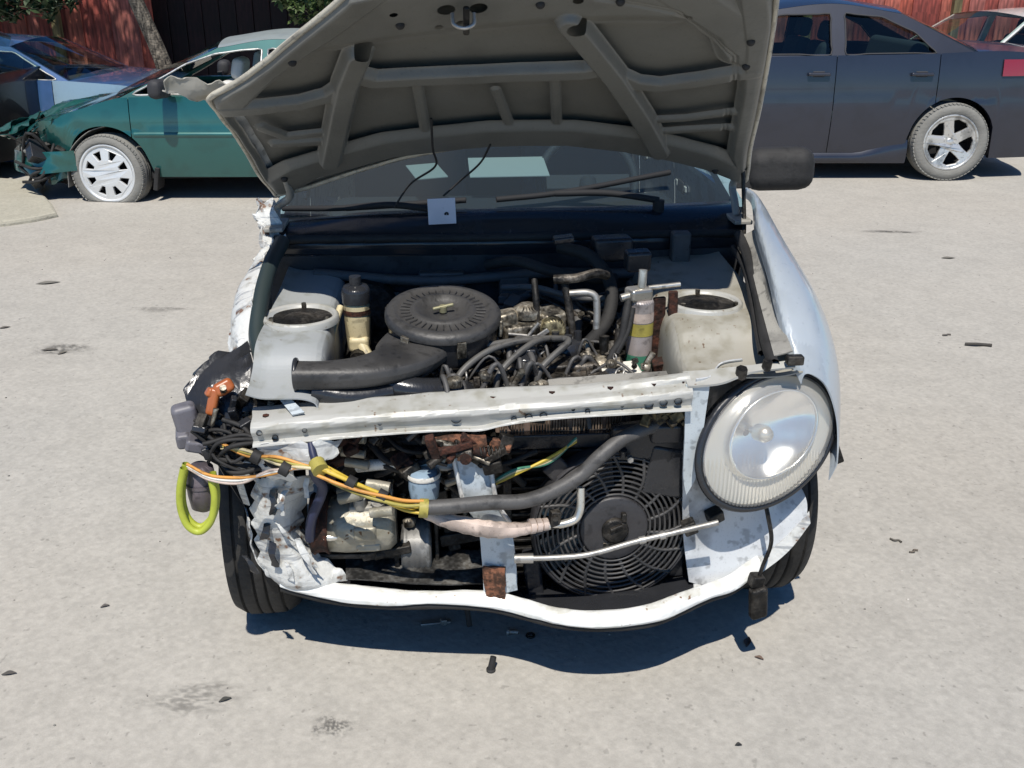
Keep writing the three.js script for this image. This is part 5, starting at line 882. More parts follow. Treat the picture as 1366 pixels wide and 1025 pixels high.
  for (let i = 0; i < 300; i++) {
    const up = rnd() < 0.6, x = up ? rr(-0.30, 0.30) : rr(-0.42, -0.02), y = up ? rr(0.62, 0.70) : rr(0.28, 0.60), z = up ? rr(-0.16, 0.24) : rr(0.12, 0.2), k = Math.floor(rnd() * 4);
    if (up && x < -0.02 && z < 0.13) continue;
    const s = rr(0.006, 0.016);
    bits[k].push(k === 0 ? rod([x, y, z], [x + rr(-0.02, 0.02), y + s * 2.4, z + rr(-0.01, 0.02)], s * 0.6, s * 0.6, 6) : k === 1 ? box(s * rr(1, 3), s, s * rr(1, 2), [x, y, z], [rnd(), rnd() * 3, rnd()], 0.002) : k === 2 ? lathe([[s, 0], [s * 1.1, s], [s * 0.5, s * 1.3], [0.001, s * 1.3]], 14, 'y', [x, y, z]) : move(new THREE.TorusGeometry(s * 1.1, s * 0.25, 6, 16), [x, y, z], [rnd() * 2, rnd() * 2, 0]));
  }
  few(obj('bolt', bits[0], M.alu, eng)); few(obj('bracket', bits[1], M.grease, eng)); few(obj('plug', bits[2], M.alu, eng)); few(obj('hose_clip', bits[3], M.steel, eng));
  const hs = [];
  for (let i = 0; i < 46; i++) { const x = rr(-0.22, 0.15), z = rr(-0.02, 0.2), a = rr(0, 6.28), l = rr(0.05, 0.13); hs.push(tube([[x, rr(0.62, 0.68), z], [x + Math.cos(a) * l * 0.5, rr(0.68, 0.735), z + Math.sin(a) * l * 0.4], [x + Math.cos(a) * l, rr(0.66, 0.71), z + Math.sin(a) * l * 0.8], [x + Math.cos(a + 0.5) * l * 1.4, rr(0.60, 0.66), z + Math.sin(a + 0.5) * l]], rr(0.003, 0.008), 24, 6)); }
  each('small_hose', hs, M.dustyPlastic, eng);
  const lo = [];
  for (let i = 0; i < 30; i++) { const x = rr(-0.42, -0.08), y = rr(0.46, 0.62), a = rr(-1, 1), l = rr(0.06, 0.16); lo.push(tube([[x, y, rr(0.16, 0.26)], [x + l * 0.4, y + rr(-0.03, 0.03), rr(0.2, 0.27)], [x + l, y + 0.04 * a, rr(0.18, 0.26)]], rr(0.004, 0.010), 18, 6)); }
  each('small_hose', lo, M.rubber, eng);
  const lb = []; for (let i = 0; i < 26; i++) lb.push(box(rr(0.015, 0.05), rr(0.012, 0.04), rr(0.015, 0.03), [rr(-0.43, -0.1), rr(0.50, 0.62), rr(0.2, 0.29)], [rnd(), rnd(), rnd()], 0.004));
  each('pipe_stub', Array.from({ length: 9 }, () => { const x = rr(-0.44, -0.14), y = rr(0.42, 0.60), z = rr(0.24, 0.29), a = rr(-0.6, 0.6); return rod([x, y, z], [x + 0.05 * Math.cos(a), y + 0.05 * Math.sin(a), z + 0.01], rr(0.006, 0.013)); }), M.casting, eng);
  each('bracket', lb.slice(0, 13), M.grease, eng); each('bracket', lb.slice(13), M.darkRust, eng);
}
// ── loom, pipes and fittings along the bulkhead
{
  const g = std(rgb(0.10, 0.10, 0.105), 0.6, 0, { map: tWorn });
  each('bulkhead_loom', [tube([[-0.5, 0.78, -0.36], [-0.2, 0.76, -0.34], [0.1, 0.775, -0.34], [0.4, 0.765, -0.36], [0.58, 0.78, -0.37]], 0.014, 50, 8), tube([[-0.3, 0.72, -0.35], [-0.05, 0.70, -0.28], [0.1, 0.72, -0.22], [0.3, 0.74, -0.28]], 0.010, 40, 8), tube([[0.0, 0.70, -0.3], [0.08, 0.75, -0.25], [0.16, 0.73, -0.16], [0.15, 0.68, -0.08]], 0.012, 36, 8), tube([[0.32, 0.74, -0.3], [0.30, 0.78, -0.2], [0.31, 0.74, -0.1], [0.28, 0.68, -0.04]], 0.009, 36, 8), tube([[-0.02, 0.78, -0.2], [0.06, 0.79, -0.16], [0.15, 0.77, -0.14], [0.24, 0.77, -0.12]], 0.008, 36, 8)], g, car);
  const f = [];
  for (let i = 0; i < 30; i++) f.push(i % 2 ? box(rr(0.02, 0.06), rr(0.015, 0.04), rr(0.02, 0.05), [rr(-0.02, 0.36), rr(0.66, 0.76), rr(-0.3, -0.08)], [rr(-0.4, 0.4), rnd() * 2, rr(-0.4, 0.4)], 0.004) : rod([rr(-0.02, 0.34), rr(0.64, 0.70), rr(-0.3, -0.06)], [rr(-0.02, 0.34), rr(0.72, 0.77), rr(-0.28, -0.06)], rr(0.005, 0.010), rr(0.005, 0.010), 10));
  each('fitting', f.slice(0, 15), g, car); each('fitting', f.slice(15), M.grease, car);
  each('wall_box', [box(0.12, 0.07, 0.04, [-0.17, 0.745, -0.36], [0, 0, 0], 0.008), box(0.08, 0.06, 0.05, [0.02, 0.74, -0.35], [0, 0, 0], 0.008), box(0.05, 0.09, 0.04, [0.46, 0.83, -0.36], [0, 0, 0], 0.008)], g, car);
}
// ── air cleaner with its snorkel
{
  const mx = new THREE.Matrix4().compose(V(-0.168, 0.790, 0.035), new THREE.Quaternion().setFromEuler(new THREE.Euler(0.17, 0, -0.03)), V(1, 1, 1)), q = (g) => g.applyMatrix4(mx);
  const ac = obj('air_cleaner', [q(lathe([[0.118, -0.075], [0.124, -0.06], [0.124, -0.012], [0.130, -0.008], [0.130, -0.002], [0.12, 0.0]], 64))], M.blackPlastic, car);
  obj('lid', [q(lathe([[0.131, -0.006], [0.131, 0.004], [0.126, 0.012], [0.116, 0.016], [0.106, 0.016], [0.102, 0.010], [0.076, 0.010], [0.072, 0.017], [0.060, 0.019], [0.054, 0.010], [0.036, 0.003], [0.020, 0.003], [0.001, 0.005]], 72))], M.filter, ac);
  const ribs = []; for (let i = 0; i < 36; i++) { const a = i / 36 * 6.2832; ribs.push(q(rod([Math.cos(a) * 0.074, 0.0135, Math.sin(a) * 0.074], [Math.cos(a) * 0.096, 0.0135, Math.sin(a) * 0.096], 0.0012, 0.0012, 4))); }
  each('lid_rib', ribs, M.filter, ac);
  obj('wing_nut', [q(rod([0, 0.008, 0], [0, 0.022, 0], 0.009)), q(box(0.05, 0.008, 0.008, [0, 0.02, 0], [0, 0.3, 0.1]))], std(rgb(0.30, 0.28, 0.17), 0.5, 0.5), ac);
  each('clip', [0.3, 1.4, 2.6, 4.4, 5.6].map((a) => q(box(0.02, 0.04, 0.008, [Math.sin(a) * 0.132, -0.02, Math.cos(a) * 0.132], [0, a, 0], 0.002))), M.alu, ac);
  const path = new THREE.CatmullRomCurve3([[-0.205, 0.735, 0.03], [-0.232, 0.735, 0.105], [-0.262, 0.734, 0.175], [-0.335, 0.734, 0.232], [-0.415, 0.736, 0.252], [-0.475, 0.738, 0.252]].map(vec));
  obj('snorkel', gridGeo(28, 40, (u, v) => { const p = path.getPoint(v), t = path.getTangent(v), s = V(0, 1, 0).cross(t).normalize(), a = u * 2 * Math.PI, w = lerp(0.088, 0.034, sm(0.1, 0.85, v)), h = lerp(0.028, 0.026, v); const c = Math.cos(a), d = Math.sin(a); return p.addScaledVector(s, w * Math.sign(c) * Math.abs(c) ** 0.7).add(V(0, h * Math.sign(d) * Math.abs(d) ** 0.7, 0)); }), M.filter, ac);
  obj('snorkel_mouth', [move(new THREE.TorusGeometry(0.031, 0.005, 8, 28), [-0.472, 0.738, 0.25], [0, Math.PI / 2, 0])], M.blackPlastic, ac);
  each('intake_duct', [tube([[-0.30, 0.70, 0.22], [-0.22, 0.685, 0.23], [-0.15, 0.67, 0.20], [-0.10, 0.63, 0.15]], 0.03, 30, 12), tube([[-0.44, 0.705, 0.26], [-0.36, 0.69, 0.262], [-0.28, 0.69, 0.24]], 0.022, 24, 10)], M.blackPlastic, car);
}
// ── reservoirs and filters
{
  const r = obj('brake_reservoir', [lathe([[0.026, -0.03], [0.029, 0], [0.031, 0.04], [0.031, 0.075], [0.026, 0.082]], 28, 'y', [-0.372, 0.70, -0.10]), box(0.05, 0.04, 0.06, [-0.37, 0.683, -0.095], [0, 0, 0], 0.012), rod([-0.35, 0.66, -0.06], [-0.375, 0.70, -0.09], 0.014)], M.cream, car);
  obj('cap', [lathe([[0.033, 0], [0.034, 0.028], [0.028, 0.04], [0.001, 0.044]], 28, 'y', [-0.372, 0.782, -0.10]), rod([-0.372, 0.82, -0.10], [-0.372, 0.845, -0.10], 0.014)], M.blackPlastic, r);
  obj('band', [lathe([[0.0325, 0], [0.0325, 0.012]], 28, 'y', [-0.372, 0.755, -0.10])], M.darkRust, r);
  obj('brake_pipe', tube([[-0.41, 0.77, -0.1], [-0.425, 0.73, -0.04], [-0.425, 0.68, 0.02], [-0.40, 0.63, 0.06]], 0.009, 24, 8), M.cream, car);
  obj('brake_pipe', tube([[-0.36, 0.66, -0.05], [-0.33, 0.64, 0.0], [-0.30, 0.66, 0.05]], 0.005, 20, 6), M.cream, car);
  obj('master_cylinder', [rod([-0.37, 0.66, -0.36], [-0.37, 0.655, -0.04], 0.022), rod([-0.37, 0.68, -0.38], [-0.37, 0.68, -0.30], 0.09)], M.castDark, car);
  const d = obj('filter_canister', [lathe([[0.028, 0], [0.030, 0.01], [0.030, 0.17], [0.026, 0.178], [0.001, 0.178]], 28, 'y', [0.285, 0.635, 0.02])], std(rgb(0.40, 0.37, 0.38), 0.4, 0.3, { map: tDust }), car);
  obj('yellow_band', [lathe([[0.0308, 0.095], [0.0308, 0.125]], 28, 'y', [0.285, 0.635, 0.02])], M.olive, d);
  obj('tan_band', [lathe([[0.0308, 0.127], [0.0308, 0.15]], 28, 'y', [0.285, 0.635, 0.02])], M.pink, d);
  obj('green_base', [lathe([[0.0308, 0.012], [0.0308, 0.048]], 28, 'y', [0.285, 0.635, 0.02])], M.green, d);
  obj('fitting', [box(0.055, 0.03, 0.045, [0.278, 0.825, 0.02], [0, 0.3, 0], 0.008), rod([0.285, 0.84, 0.02], [0.287, 0.88, 0.015], 0.01), rod([0.262, 0.825, 0.03], [0.235, 0.82, 0.035], 0.009), rod([0.30, 0.838, 0.02], [0.375, 0.842, 0.01], 0.006)], M.aluClean, d);
  each('pressure_hose', [tube([[0.255, 0.82, 0.03], [0.245, 0.78, 0.05], [0.235, 0.73, 0.06], [0.21, 0.69, 0.07], [0.2, 0.64, 0.1]], 0.009, 30, 8), tube([[0.262, 0.80, 0.045], [0.25, 0.75, 0.06], [0.225, 0.70, 0.07]], 0.006, 24, 6)], M.rubber, car);
  each('rusty_bracket', [box(0.022, 0.17, 0.012, [0.362, 0.745, 0.02], [0, 0, 0.05]), box(0.03, 0.15, 0.012, [0.333, 0.735, 0.0], [0, 0.2, 0.02]), box(0.05, 0.03, 0.03, [0.335, 0.665, 0.06], [0.3, 0, 0.2]), box(0.06, 0.02, 0.04, [0.365, 0.65, 0.08], [0.2, 0.2, 0.3]), box(0.03, 0.03, 0.03, [0.395, 0.665, 0.05], [0.4, 0.3, 0.2])], M.darkRust, car);
  obj('battery_tray', [box(0.11, 0.012, 0.08, [0.22, 0.665, 0.10], [0.1, 0.1, 0.04])], M.whitePlastic, car);
  each('relay_box', [box(0.06, 0.05, 0.04, [0.30, 0.865, -0.12], [0.1, 0.1, 0], 0.008), box(0.1, 0.06, 0.06, [0.26, 0.86, -0.26], [0, 0.1, 0], 0.01), box(0.05, 0.015, 0.04, [0.13, 0.90, -0.2], [0, 0, 0.1])], M.blackPlastic, car);
  obj('top_strip', [patch([[[0.05, 0.705, 0.235], [0.15, 0.712, 0.24], [0.30, 0.722, 0.245]], [[0.05, 0.698, 0.27], [0.15, 0.706, 0.272], [0.30, 0.716, 0.275]]], 24, 6, { dent: 0.003, freq: 14 })], M.greyPaint, car);
}
obj('added_undertray', patch([[[-0.52, 0.20, 0.0], [0, 0.19, 0.0], [0.42, 0.20, 0.0]], [[-0.52, 0.20, 0.14], [0, 0.185, 0.16], [0.42, 0.20, 0.16]], [[-0.50, 0.21, 0.245], [-0.30, 0.195, 0.285], [-0.05, 0.195, 0.32], [0.16, 0.20, 0.395], [0.30, 0.205, 0.365], [0.42, 0.215, 0.30]]], 50, 20, { dent: 0.004, freq: 7 }), M.blackPlastic, car);  // added under the nose to close a light gap in its ground shadow
each('side_valance', [patch([[[0.40, 0.225, 0.28], [0.40, 0.2, 0.0]], [[0.54, 0.27, 0.275], [0.52, 0.22, 0.0]]], 10, 10), patch([[[-0.50, 0.225, 0.25], [-0.50, 0.2, 0.0]], [[-0.54, 0.24, 0.24], [-0.54, 0.22, 0.0]]], 10, 10)], M.blackPlastic, car);
// ── front hoses, pipes and wiring
obj('sleeved_hose', tube([[-0.225, 0.501, 0.40], [-0.164, 0.502, 0.40], [-0.088, 0.502, 0.39], [-0.01, 0.498, 0.38], [0.054, 0.509, 0.36], [0.11, 0.532, 0.34], [0.15, 0.568, 0.33], [0.20, 0.598, 0.31], [0.255, 0.613, 0.29], [0.30, 0.616, 0.27]], 0.0158, 90, 14), M.dustyPlastic, car);
{
  const path = new THREE.CatmullRomCurve3([[-0.22, 0.472, 0.37], [-0.17, 0.460, 0.385], [-0.12, 0.448, 0.39], [-0.073, 0.438, 0.39], [-0.02, 0.432, 0.382], [0.03, 0.432, 0.368]].map(vec));
  const h = obj('pink_hose', gridGeo(16, 50, (u, v) => { const p = path.getPoint(v), r = 0.009 + 0.0095 * Math.sin(Math.PI * clamp(v * 1.05)) ** 0.7 + 0.0008 * Math.sin(v * 60); return p.add(V(0.12 * r * Math.cos(u * 6.2832), r * Math.cos(u * 6.2832), r * Math.sin(u * 6.2832))); }), M.pink, car);
  each('crimp', [...[0.0, 0.014, 0.028].map((d) => rod([0.0 + d, 0.4335 - d * 0.06, 0.374 - d * 0.3], [0.011 + d, 0.433 - d * 0.06, 0.371 - d * 0.3], 0.0165 - d * 0.1))], M.pink, h);
  obj('flange', [box(0.022, 0.04, 0.02, [0.054, 0.442, 0.362], [0, 0.2, -0.1], 0.003), rod([0.054, 0.452, 0.36], [0.054, 0.452, 0.38], 0.006)], M.castDark, h);
  obj('bent_pipe', tube([[0.04, 0.428, 0.366], [0.079, 0.430, 0.36], [0.100, 0.437, 0.355], [0.109, 0.455, 0.35], [0.111, 0.503, 0.34]], 0.0085, 40, 12), M.aluClean, h);
}
obj('tie_rod', [tube([[-0.03, 0.349, 0.36], [0.056, 0.350, 0.365], [0.128, 0.356, 0.367], [0.232, 0.381, 0.362], [0.344, 0.406, 0.362], [0.405, 0.419, 0.36]], 0.0062, 50, 10), rod([-0.03, 0.349, 0.36], [0.01, 0.349, 0.362], 0.011, 0.011, 8), rod([0.236, 0.382, 0.362], [0.25, 0.385, 0.362], 0.0085), rod([0.28, 0.391, 0.362], [0.292, 0.394, 0.362], 0.0085)], M.steel, car);
{
  const main = [[-0.430, 0.593, 0.38], [-0.386, 0.573, 0.39], [-0.343, 0.551, 0.395], [-0.299, 0.531, 0.40], [-0.255, 0.509, 0.40], [-0.217, 0.499, 0.40]];
  for (let i = 0; i < 7; i++) { const a = i * 2.3, k = 0.004 + 0.007 * (i % 3); const m = i === 2 ? M.olive : i === 5 ? M.orangeWire : M.yellow; obj('wire', tube(main.map(([x, y, z], j) => [x, y + k * Math.sin(a + j * 0.5), z + 0.8 * k * Math.cos(a + j * 0.5)]), 0.0038, 50, 7), m, car); }
  for (let i = 0; i < 3; i++) obj('wire', tube([[-0.628, 0.612 - i * 0.006, 0.30], [-0.570, 0.604 + (i - 1) * 0.006, 0.335], [-0.506, 0.600 - (i - 1) * 0.008, 0.365], [-0.445, 0.593, 0.38 + i * 0.004], [-0.42, 0.588, 0.385]], 0.0036, 40, 7), [M.orangeWire, M.olive, M.cream][i], car);
  for (let i = 0; i < 3; i++) obj('wire', tube([[-0.696, 0.576 - i * 0.004, 0.32], [-0.648, 0.562 - i * 0.005, 0.345], [-0.584, 0.563 - i * 0.006, 0.362], [-0.522, 0.577 + (i - 1) * 0.004, 0.372], [-0.475, 0.588, 0.38], [-0.43, 0.593, 0.385]], 0.0034, 40, 7), [M.orangeWire, M.whitePlastic, M.pink][i], car);
  for (let i = 0; i < 4; i++) obj('wire', tube([[-0.12 + i * 0.003, 0.49, 0.33], [-0.03, 0.515 + i * 0.004, 0.30], [0.05, 0.545 - i * 0.004, 0.28], [0.11, 0.572 + i * 0.003, 0.26]], 0.0034, 40, 7), [M.yellow, M.olive, M.cream, M.green][i], car);
  each('lime_strap', [0, 1].map((i) => tube([[-0.699, 0.575, 0.315 + i * 0.02], [-0.713, 0.524, 0.315 + i * 0.02], [-0.716, 0.475, 0.315 + i * 0.02], [-0.705, 0.441, 0.318 + i * 0.02], [-0.685, 0.429, 0.32 + i * 0.02], [-0.660, 0.450, 0.32 + i * 0.02], [-0.645, 0.504, 0.318 + i * 0.02], [-0.648, 0.553, 0.315 + i * 0.02]], 0.0078, 60, 8)), M.lime, car);
  each('tape', [rod([-0.428, 0.596, 0.372], [-0.418, 0.588, 0.392], 0.017), rod([-0.226, 0.501, 0.40], [-0.208, 0.499, 0.40], 0.0195)], M.olive, car);
  for (const [x, y, z, c] of [[-0.36, 0.56, 0.395, 0], [-0.30, 0.531, 0.402, 0], [-0.55, 0.60, 0.345, 0], [-0.49, 0.587, 0.377, 0]]) obj('tape', rod([x - 0.008, y + 0.004, z - 0.002], [x + 0.008, y - 0.004, z + 0.002], 0.0145, 0.0145, 10), M.rubber, car);
  each('dark_loom', [tube([[-0.43, 0.60, 0.36], [-0.44, 0.55, 0.33], [-0.43, 0.50, 0.30], [-0.46, 0.42, 0.29], [-0.47, 0.36, 0.27]], 0.011, 40, 8), tube([[-0.44, 0.63, 0.35], [-0.43, 0.60, 0.37], [-0.42, 0.585, 0.37]], 0.008, 20, 6)], std(rgb(0.02, 0.025, 0.06), 0.5), car);
  obj('white_pipe', tube([[-0.36, 0.515, 0.235], [-0.33, 0.525, 0.25], [-0.291, 0.527, 0.25], [-0.22, 0.522, 0.25], [-0.155, 0.514, 0.24]], 0.0125, 40, 12), M.whitePlastic, car);
  const cn = obj('blue_canister', [lathe([[0.030, -0.03], [0.033, -0.01], [0.033, 0.02], [0.028, 0.03], [0.001, 0.034]], 30, 'y', [-0.218, 0.495, 0.285])], std(rgb(0.24, 0.34, 0.46), 0.4, 0, { map: tDust }), car);
  obj('canister_rim', [lathe([[0.035, -0.005], [0.037, 0.0], [0.035, 0.006]], 30, 'y', [-0.218, 0.518, 0.285])], M.whitePlastic, cn);
}
// ── smashed corner at the left
{
  each('arch_liner', [patch([[[-0.715, 0.64, 0.22], [-0.705, 0.70, 0.17], [-0.66, 0.735, 0.12], [-0.60, 0.742, 0.08]], [[-0.69, 0.60, 0.25], [-0.665, 0.66, 0.22], [-0.63, 0.70, 0.18], [-0.575, 0.715, 0.14]], [[-0.65, 0.57, 0.26], [-0.61, 0.62, 0.25], [-0.57, 0.66, 0.22], [-0.53, 0.675, 0.18]]], 44, 34, { dent: 0.012, freq: 9, seed: 5, wild: 1 }), patch([[[-0.70, 0.62, 0.2], [-0.66, 0.50, 0.2], [-0.62, 0.40, 0.19]], [[-0.60, 0.66, 0.1], [-0.58, 0.52, 0.12], [-0.58, 0.40, 0.14]]], 24, 14, { dent: 0.01, freq: 12, seed: 9 })], M.blackPlastic, car);
  const ind = obj('indicator_lamp', [box(0.042, 0.03, 0.025, [-0.622, 0.712, 0.245], [-0.4, 0.2, 0.5], 0.010), box(0.02, 0.03, 0.02, [-0.645, 0.70, 0.25], [-0.1, 0.5, 0.9], 0.006), box(0.022, 0.06, 0.02, [-0.645, 0.685, 0.255], [-0.2, 0, -0.25], 0.008)], M.amber, car);
  each('bulb_holder', [rod([-0.637, 0.675, 0.268], [-0.648, 0.64, 0.275], 0.006, 0.004), rod([-0.62, 0.712, 0.262], [-0.618, 0.722, 0.27], 0.007)], M.alu, ind);
  each('lamp_socket', [box(0.05, 0.07, 0.04, [-0.705, 0.645, 0.25], [0, 0.3, 0.15], 0.012), box(0.03, 0.035, 0.05, [-0.712, 0.61, 0.26], [0.2, 0.2, 0], 0.008), box(0.06, 0.03, 0.04, [-0.675, 0.60, 0.275], [0.2, 0.1, -0.3], 0.008)], std(rgb(0.14, 0.14, 0.17), 0.5, 0, { map: tDust }), car);
  obj('horn', [lathe([[0.012, -0.05], [0.026, -0.04], [0.03, -0.01], [0.031, 0.02], [0.028, 0.05], [0.016, 0.058], [0.001, 0.058]], 26, 'y', [-0.682, 0.50, 0.285]), lathe([[0.033, -0.004], [0.034, 0.004]], 26, 'y', [-0.682, 0.515, 0.285])], std(rgb(0.16, 0.14, 0.17), 0.45, 0.2, { map: tDust }), car);
  const bk = [[], [], []];
  for (let i = 0; i < 90; i++) bk[i % 3].push(box(rr(0.012, 0.05), rr(0.01, 0.035), rr(0.01, 0.03), [rr(-0.67, -0.47), rr(0.55, 0.68), rr(0.2, 0.30)], [rnd() * 2, rnd() * 2, rnd() * 2], 0.003));
  each('broken_bracket', bk[0], M.castDark, car); each('broken_bracket', bk[1], M.blackPlastic, car); each('broken_bracket', bk[2], M.grease, car);
  each('loose_cable', Array.from({ length: 20 }, (_, i) => tube([[rr(-0.7, -0.62), rr(0.56, 0.66), rr(0.26, 0.31)], [rr(-0.64, -0.56), rr(0.55, 0.64), rr(0.28, 0.33)], [rr(-0.58, -0.5), rr(0.54, 0.63), rr(0.28, 0.34)], [rr(-0.52, -0.44), rr(0.55, 0.6), rr(0.26, 0.33)]], rr(0.003, 0.006), 26, 6)), M.rubber, car);
  each('torn_plate', [patch([[[-0.60, 0.565, 0.31], [-0.55, 0.575, 0.325], [-0.49, 0.57, 0.33]], [[-0.61, 0.535, 0.30], [-0.55, 0.54, 0.31], [-0.48, 0.535, 0.315]]], 20, 10, { dent: 0.009, freq: 22, seed: 14, wild: 1 }), patch([[[-0.615, 0.555, 0.27], [-0.612, 0.50, 0.27], [-0.605, 0.45, 0.265]], [[-0.60, 0.555, 0.28], [-0.597, 0.50, 0.28], [-0.592, 0.45, 0.275]]], 16, 6, { dent: 0.003 })], M.wreck, car);
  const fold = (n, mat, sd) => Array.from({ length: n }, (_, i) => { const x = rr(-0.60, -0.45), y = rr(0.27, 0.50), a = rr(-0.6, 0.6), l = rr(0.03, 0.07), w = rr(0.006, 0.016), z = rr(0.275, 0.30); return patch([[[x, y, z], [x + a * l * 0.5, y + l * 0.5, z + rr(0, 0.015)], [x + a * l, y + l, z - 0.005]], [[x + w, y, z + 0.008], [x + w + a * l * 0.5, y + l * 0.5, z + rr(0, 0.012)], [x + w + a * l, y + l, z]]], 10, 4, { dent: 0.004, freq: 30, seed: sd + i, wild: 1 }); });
  each('torn_strip', fold(9, 0, 3), M.wreck, car); each('dark_gap_strip', fold(4, 0, 40), M.blackPlastic, car);  // black strips put the shade of the gaps between folds into colour
  obj('splash_shield', [patch([[[-0.52, 0.225, 0.2], [-0.42, 0.205, 0.24], [-0.30, 0.2, 0.27]], [[-0.54, 0.16, 0.1], [-0.42, 0.15, 0.14], [-0.30, 0.15, 0.16]]], 20, 10, { dent: 0.006 })], M.rubber, car);
}
obj('drain_hose', [tube([[-0.131, 0.12, 0.10], [-0.129, 0.06, 0.11], [-0.124, 0.015, 0.13]], 0.007, 20, 8)], M.rubber, car);

// ───────────────────────── loose things ─────────────────────────
{
  const world = (x, y, z) => V(x, y, z).applyAxisAngle(V(0, 1, 0), 4 * R).add(V(0.01, 0, -2.2)).toArray();
  const c = thing('square_card', 'pale grey square card standing on the cowl against the wiper', 'card', world(-0.165, 0.897, -0.392), 4 * R);
  obj('card', box(0.072, 0.066, 0.003, [0, 0.034, 0], [-0.25, 0, 0.03], 0.001), std(rgb(0.62, 0.61, 0.68), 0.6, 0, { map: tClean }), c);
  obj('hole', lathe([[0.006, 0.0025], [0.001, 0.0025]], 16, 'z', [0.012, 0.027, 0.0015]), M.dark, c);
  tag(obj('bright_patch_sheet', box(0.25, 0.004, 0.22, world(0.05, 0.925, -1.06), [0.1, 4 * R, 0], 0.001), std(rgb(0.52, 0.54, 0.48), 0.8)), 'made up pale sheet on the dashboard giving the bright patch behind the windscreen', 'paper');  // made-up pale sheet, added for a bright patch behind the glass
  tag(obj('bright_patch_slip', box(0.10, 0.004, 0.16, world(-0.21, 0.925, -1.0), [0.1, 0.3, 0], 0.001), std(rgb(0.40, 0.43, 0.38), 0.8)), 'made up narrow pale slip giving a second bright patch left of the larger sheet', 'paper');  // second made-up piece, added for the smaller bright patch
}
function leafDebris(x, z, s, turn, label, col, name = 'dead_leaf', cat = 'leaf') {
  const g = patch([[[-s, 0.002, 0], [0, 0.006, -s * 0.42], [s, 0.003, 0]], [[-s, 0.002, 0.001], [0, 0.002, 0.002], [s, 0.003, 0.001]], [[-s, 0.002, 0.002], [0, 0.007, s * 0.4], [s, 0.003, 0.002]]], 12, 10, { th: 0.0012, dent: 0.002, freq: 30 });
  const m = obj(name, g, std(col, 0.9)); m.position.set(x, 0.001, z); m.rotation.y = turn; tag(m, label, cat); return m;
}
function twig(x, z, l, r, turn, label, col) { const m = obj('twig', tube([[-l, r, 0], [-l * 0.2, r * 1.6, 0.006], [l * 0.4, r, -0.004], [l, r * 1.2, 0.003]], r, 20, 6), std(col, 0.85)); m.position.set(x, 0, z); m.rotation.y = turn; tag(m, label, 'twig'); }
twig(2.03, -4.112, 0.055, 0.007, -0.15, 'short dark stick lying alone on the concrete at the far right', rgb(0.05, 0.045, 0.04));
twig(1.097, -2.488, 0.016, 0.003, -0.6, 'thin dark twig on the concrete right of the front wheel', rgb(0.1, 0.09, 0.075));
twig(1.125, -2.43, 0.014, 0.003, 0.4, 'tiny bent twig just below the thin one right of the wheel', rgb(0.12, 0.10, 0.08));
twig(1.947, -4.25, 0.02, 0.004, 0.2, 'small dark chip of wood left of the lone stick', rgb(0.1, 0.09, 0.08));
leafDebris(-2.43, -5.07, 0.06, 0.3, 'curled grey leaf on the concrete below the silver wheel cover', rgb(0.16, 0.15, 0.13));
leafDebris(-1.99, -4.06, 0.035, 0.1, 'crumpled leaf with torn edge on the scuffed concrete far left', rgb(0.12, 0.11, 0.095));
leafDebris(-1.92, -4.02, 0.022, 0.9, 'small broken leaf piece beside the crumpled leaf', rgb(0.12, 0.11, 0.095));
leafDebris(-2.322, -4.352, 0.025, 0.6, 'dark leaf scrap at the left edge halfway down', rgb(0.11, 0.10, 0.09));
leafDebris(-1.163, -1.897, 0.016, 0.2, 'dark scrap on the concrete at the lower left edge', rgb(0.07, 0.065, 0.06), 'scrap', 'scrap');
leafDebris(-1.042, -2.165, 0.011, 0.4, 'little dark chip on the concrete left of the front tyre', rgb(0.1, 0.09, 0.085), 'chip', 'scrap');
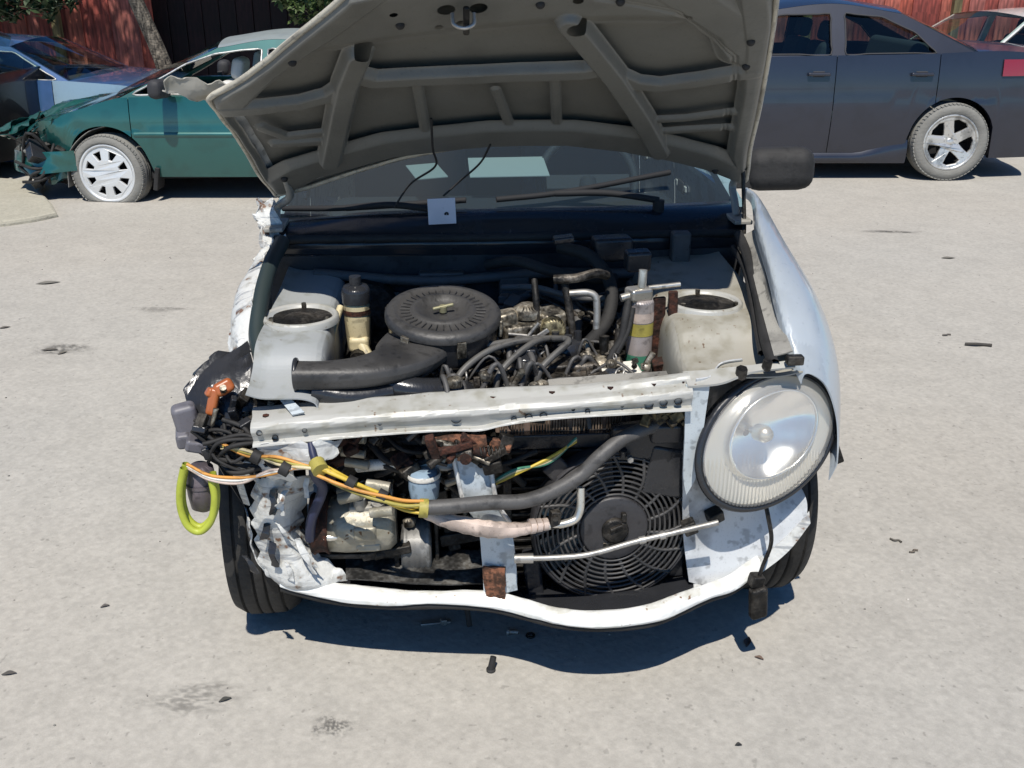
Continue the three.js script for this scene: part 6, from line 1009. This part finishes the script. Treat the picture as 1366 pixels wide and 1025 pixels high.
leafDebris(0.57, -2.015, 0.02, 1.2, 'rust brown leaf fallen in front of the right tyre', rgb(0.10, 0.06, 0.045));
leafDebris(0.585, -1.955, 0.011, -0.6, 'tiny brown leaf flake nearest the rust brown leaf', rgb(0.13, 0.09, 0.07));
leafDebris(0.475, -1.666, 0.007, 0, 'small black speck of rubber near the bottom right', rgb(0.03, 0.03, 0.03), 'scrap', 'scrap');
leafDebris(-0.64, -1.807, 0.014, 0.5, 'black flake inside the faint oil smudge', rgb(0.05, 0.05, 0.045), 'scrap', 'scrap');
leafDebris(2.486, -5.57, 0.04, 0, 'grey leaf on the concrete in front of the dusty alloy wheel', rgb(0.15, 0.14, 0.12));
{
  const s = obj('shadow_stub', [rod([0, 0.004, 0], [0.006, 0.032, -0.01], 0.0085, 0.0075, 10), lathe([[0.011, 0], [0.011, 0.006], [0.001, 0.007]], 14, 'y')], M.rubber); s.position.set(-0.049, 0, -1.911);  // dark stub put in for a hanging piece and its shadow
  tag(s, 'black stub put in for a hanging piece and its shadow in front of the bumper beam', 'rubber stub');
  const c1 = obj('metal_clip', [box(0.075, 0.006, 0.014, [0, 0.006, 0], [0, 0.1, 0.04], 0.002), box(0.016, 0.016, 0.014, [0.02, 0.008, 0], [0, 0.3, 0], 0.003)], M.steel); c1.position.set(-0.19, 0, -2.09);
  tag(c1, 'bright metal clip lying in the shadow under the bumper beam', 'clip');
  const c2 = obj('bolt', [rod([0, 0.007, 0], [0.022, 0.009, 0.004], 0.006, 0.006, 8), rod([-0.006, 0.007, -0.001], [0, 0.007, 0], 0.011, 0.011, 6)], M.steel); c2.position.set(-0.006, 0, -2.05);
  tag(c2, 'shiny bolt on the shadowed concrete right of the drain hose', 'bolt');
  const c3 = obj('washer', move(new THREE.TorusGeometry(0.009, 0.003, 8, 20), [0, 0.004, 0], [Math.PI / 2, 0, 0]), M.castDark); c3.position.set(0.045, 0, -2.04);
  tag(c3, 'small dark washer on the shadowed concrete beside the shiny bolt', 'washer');
}

renderer.render(scene, camera);
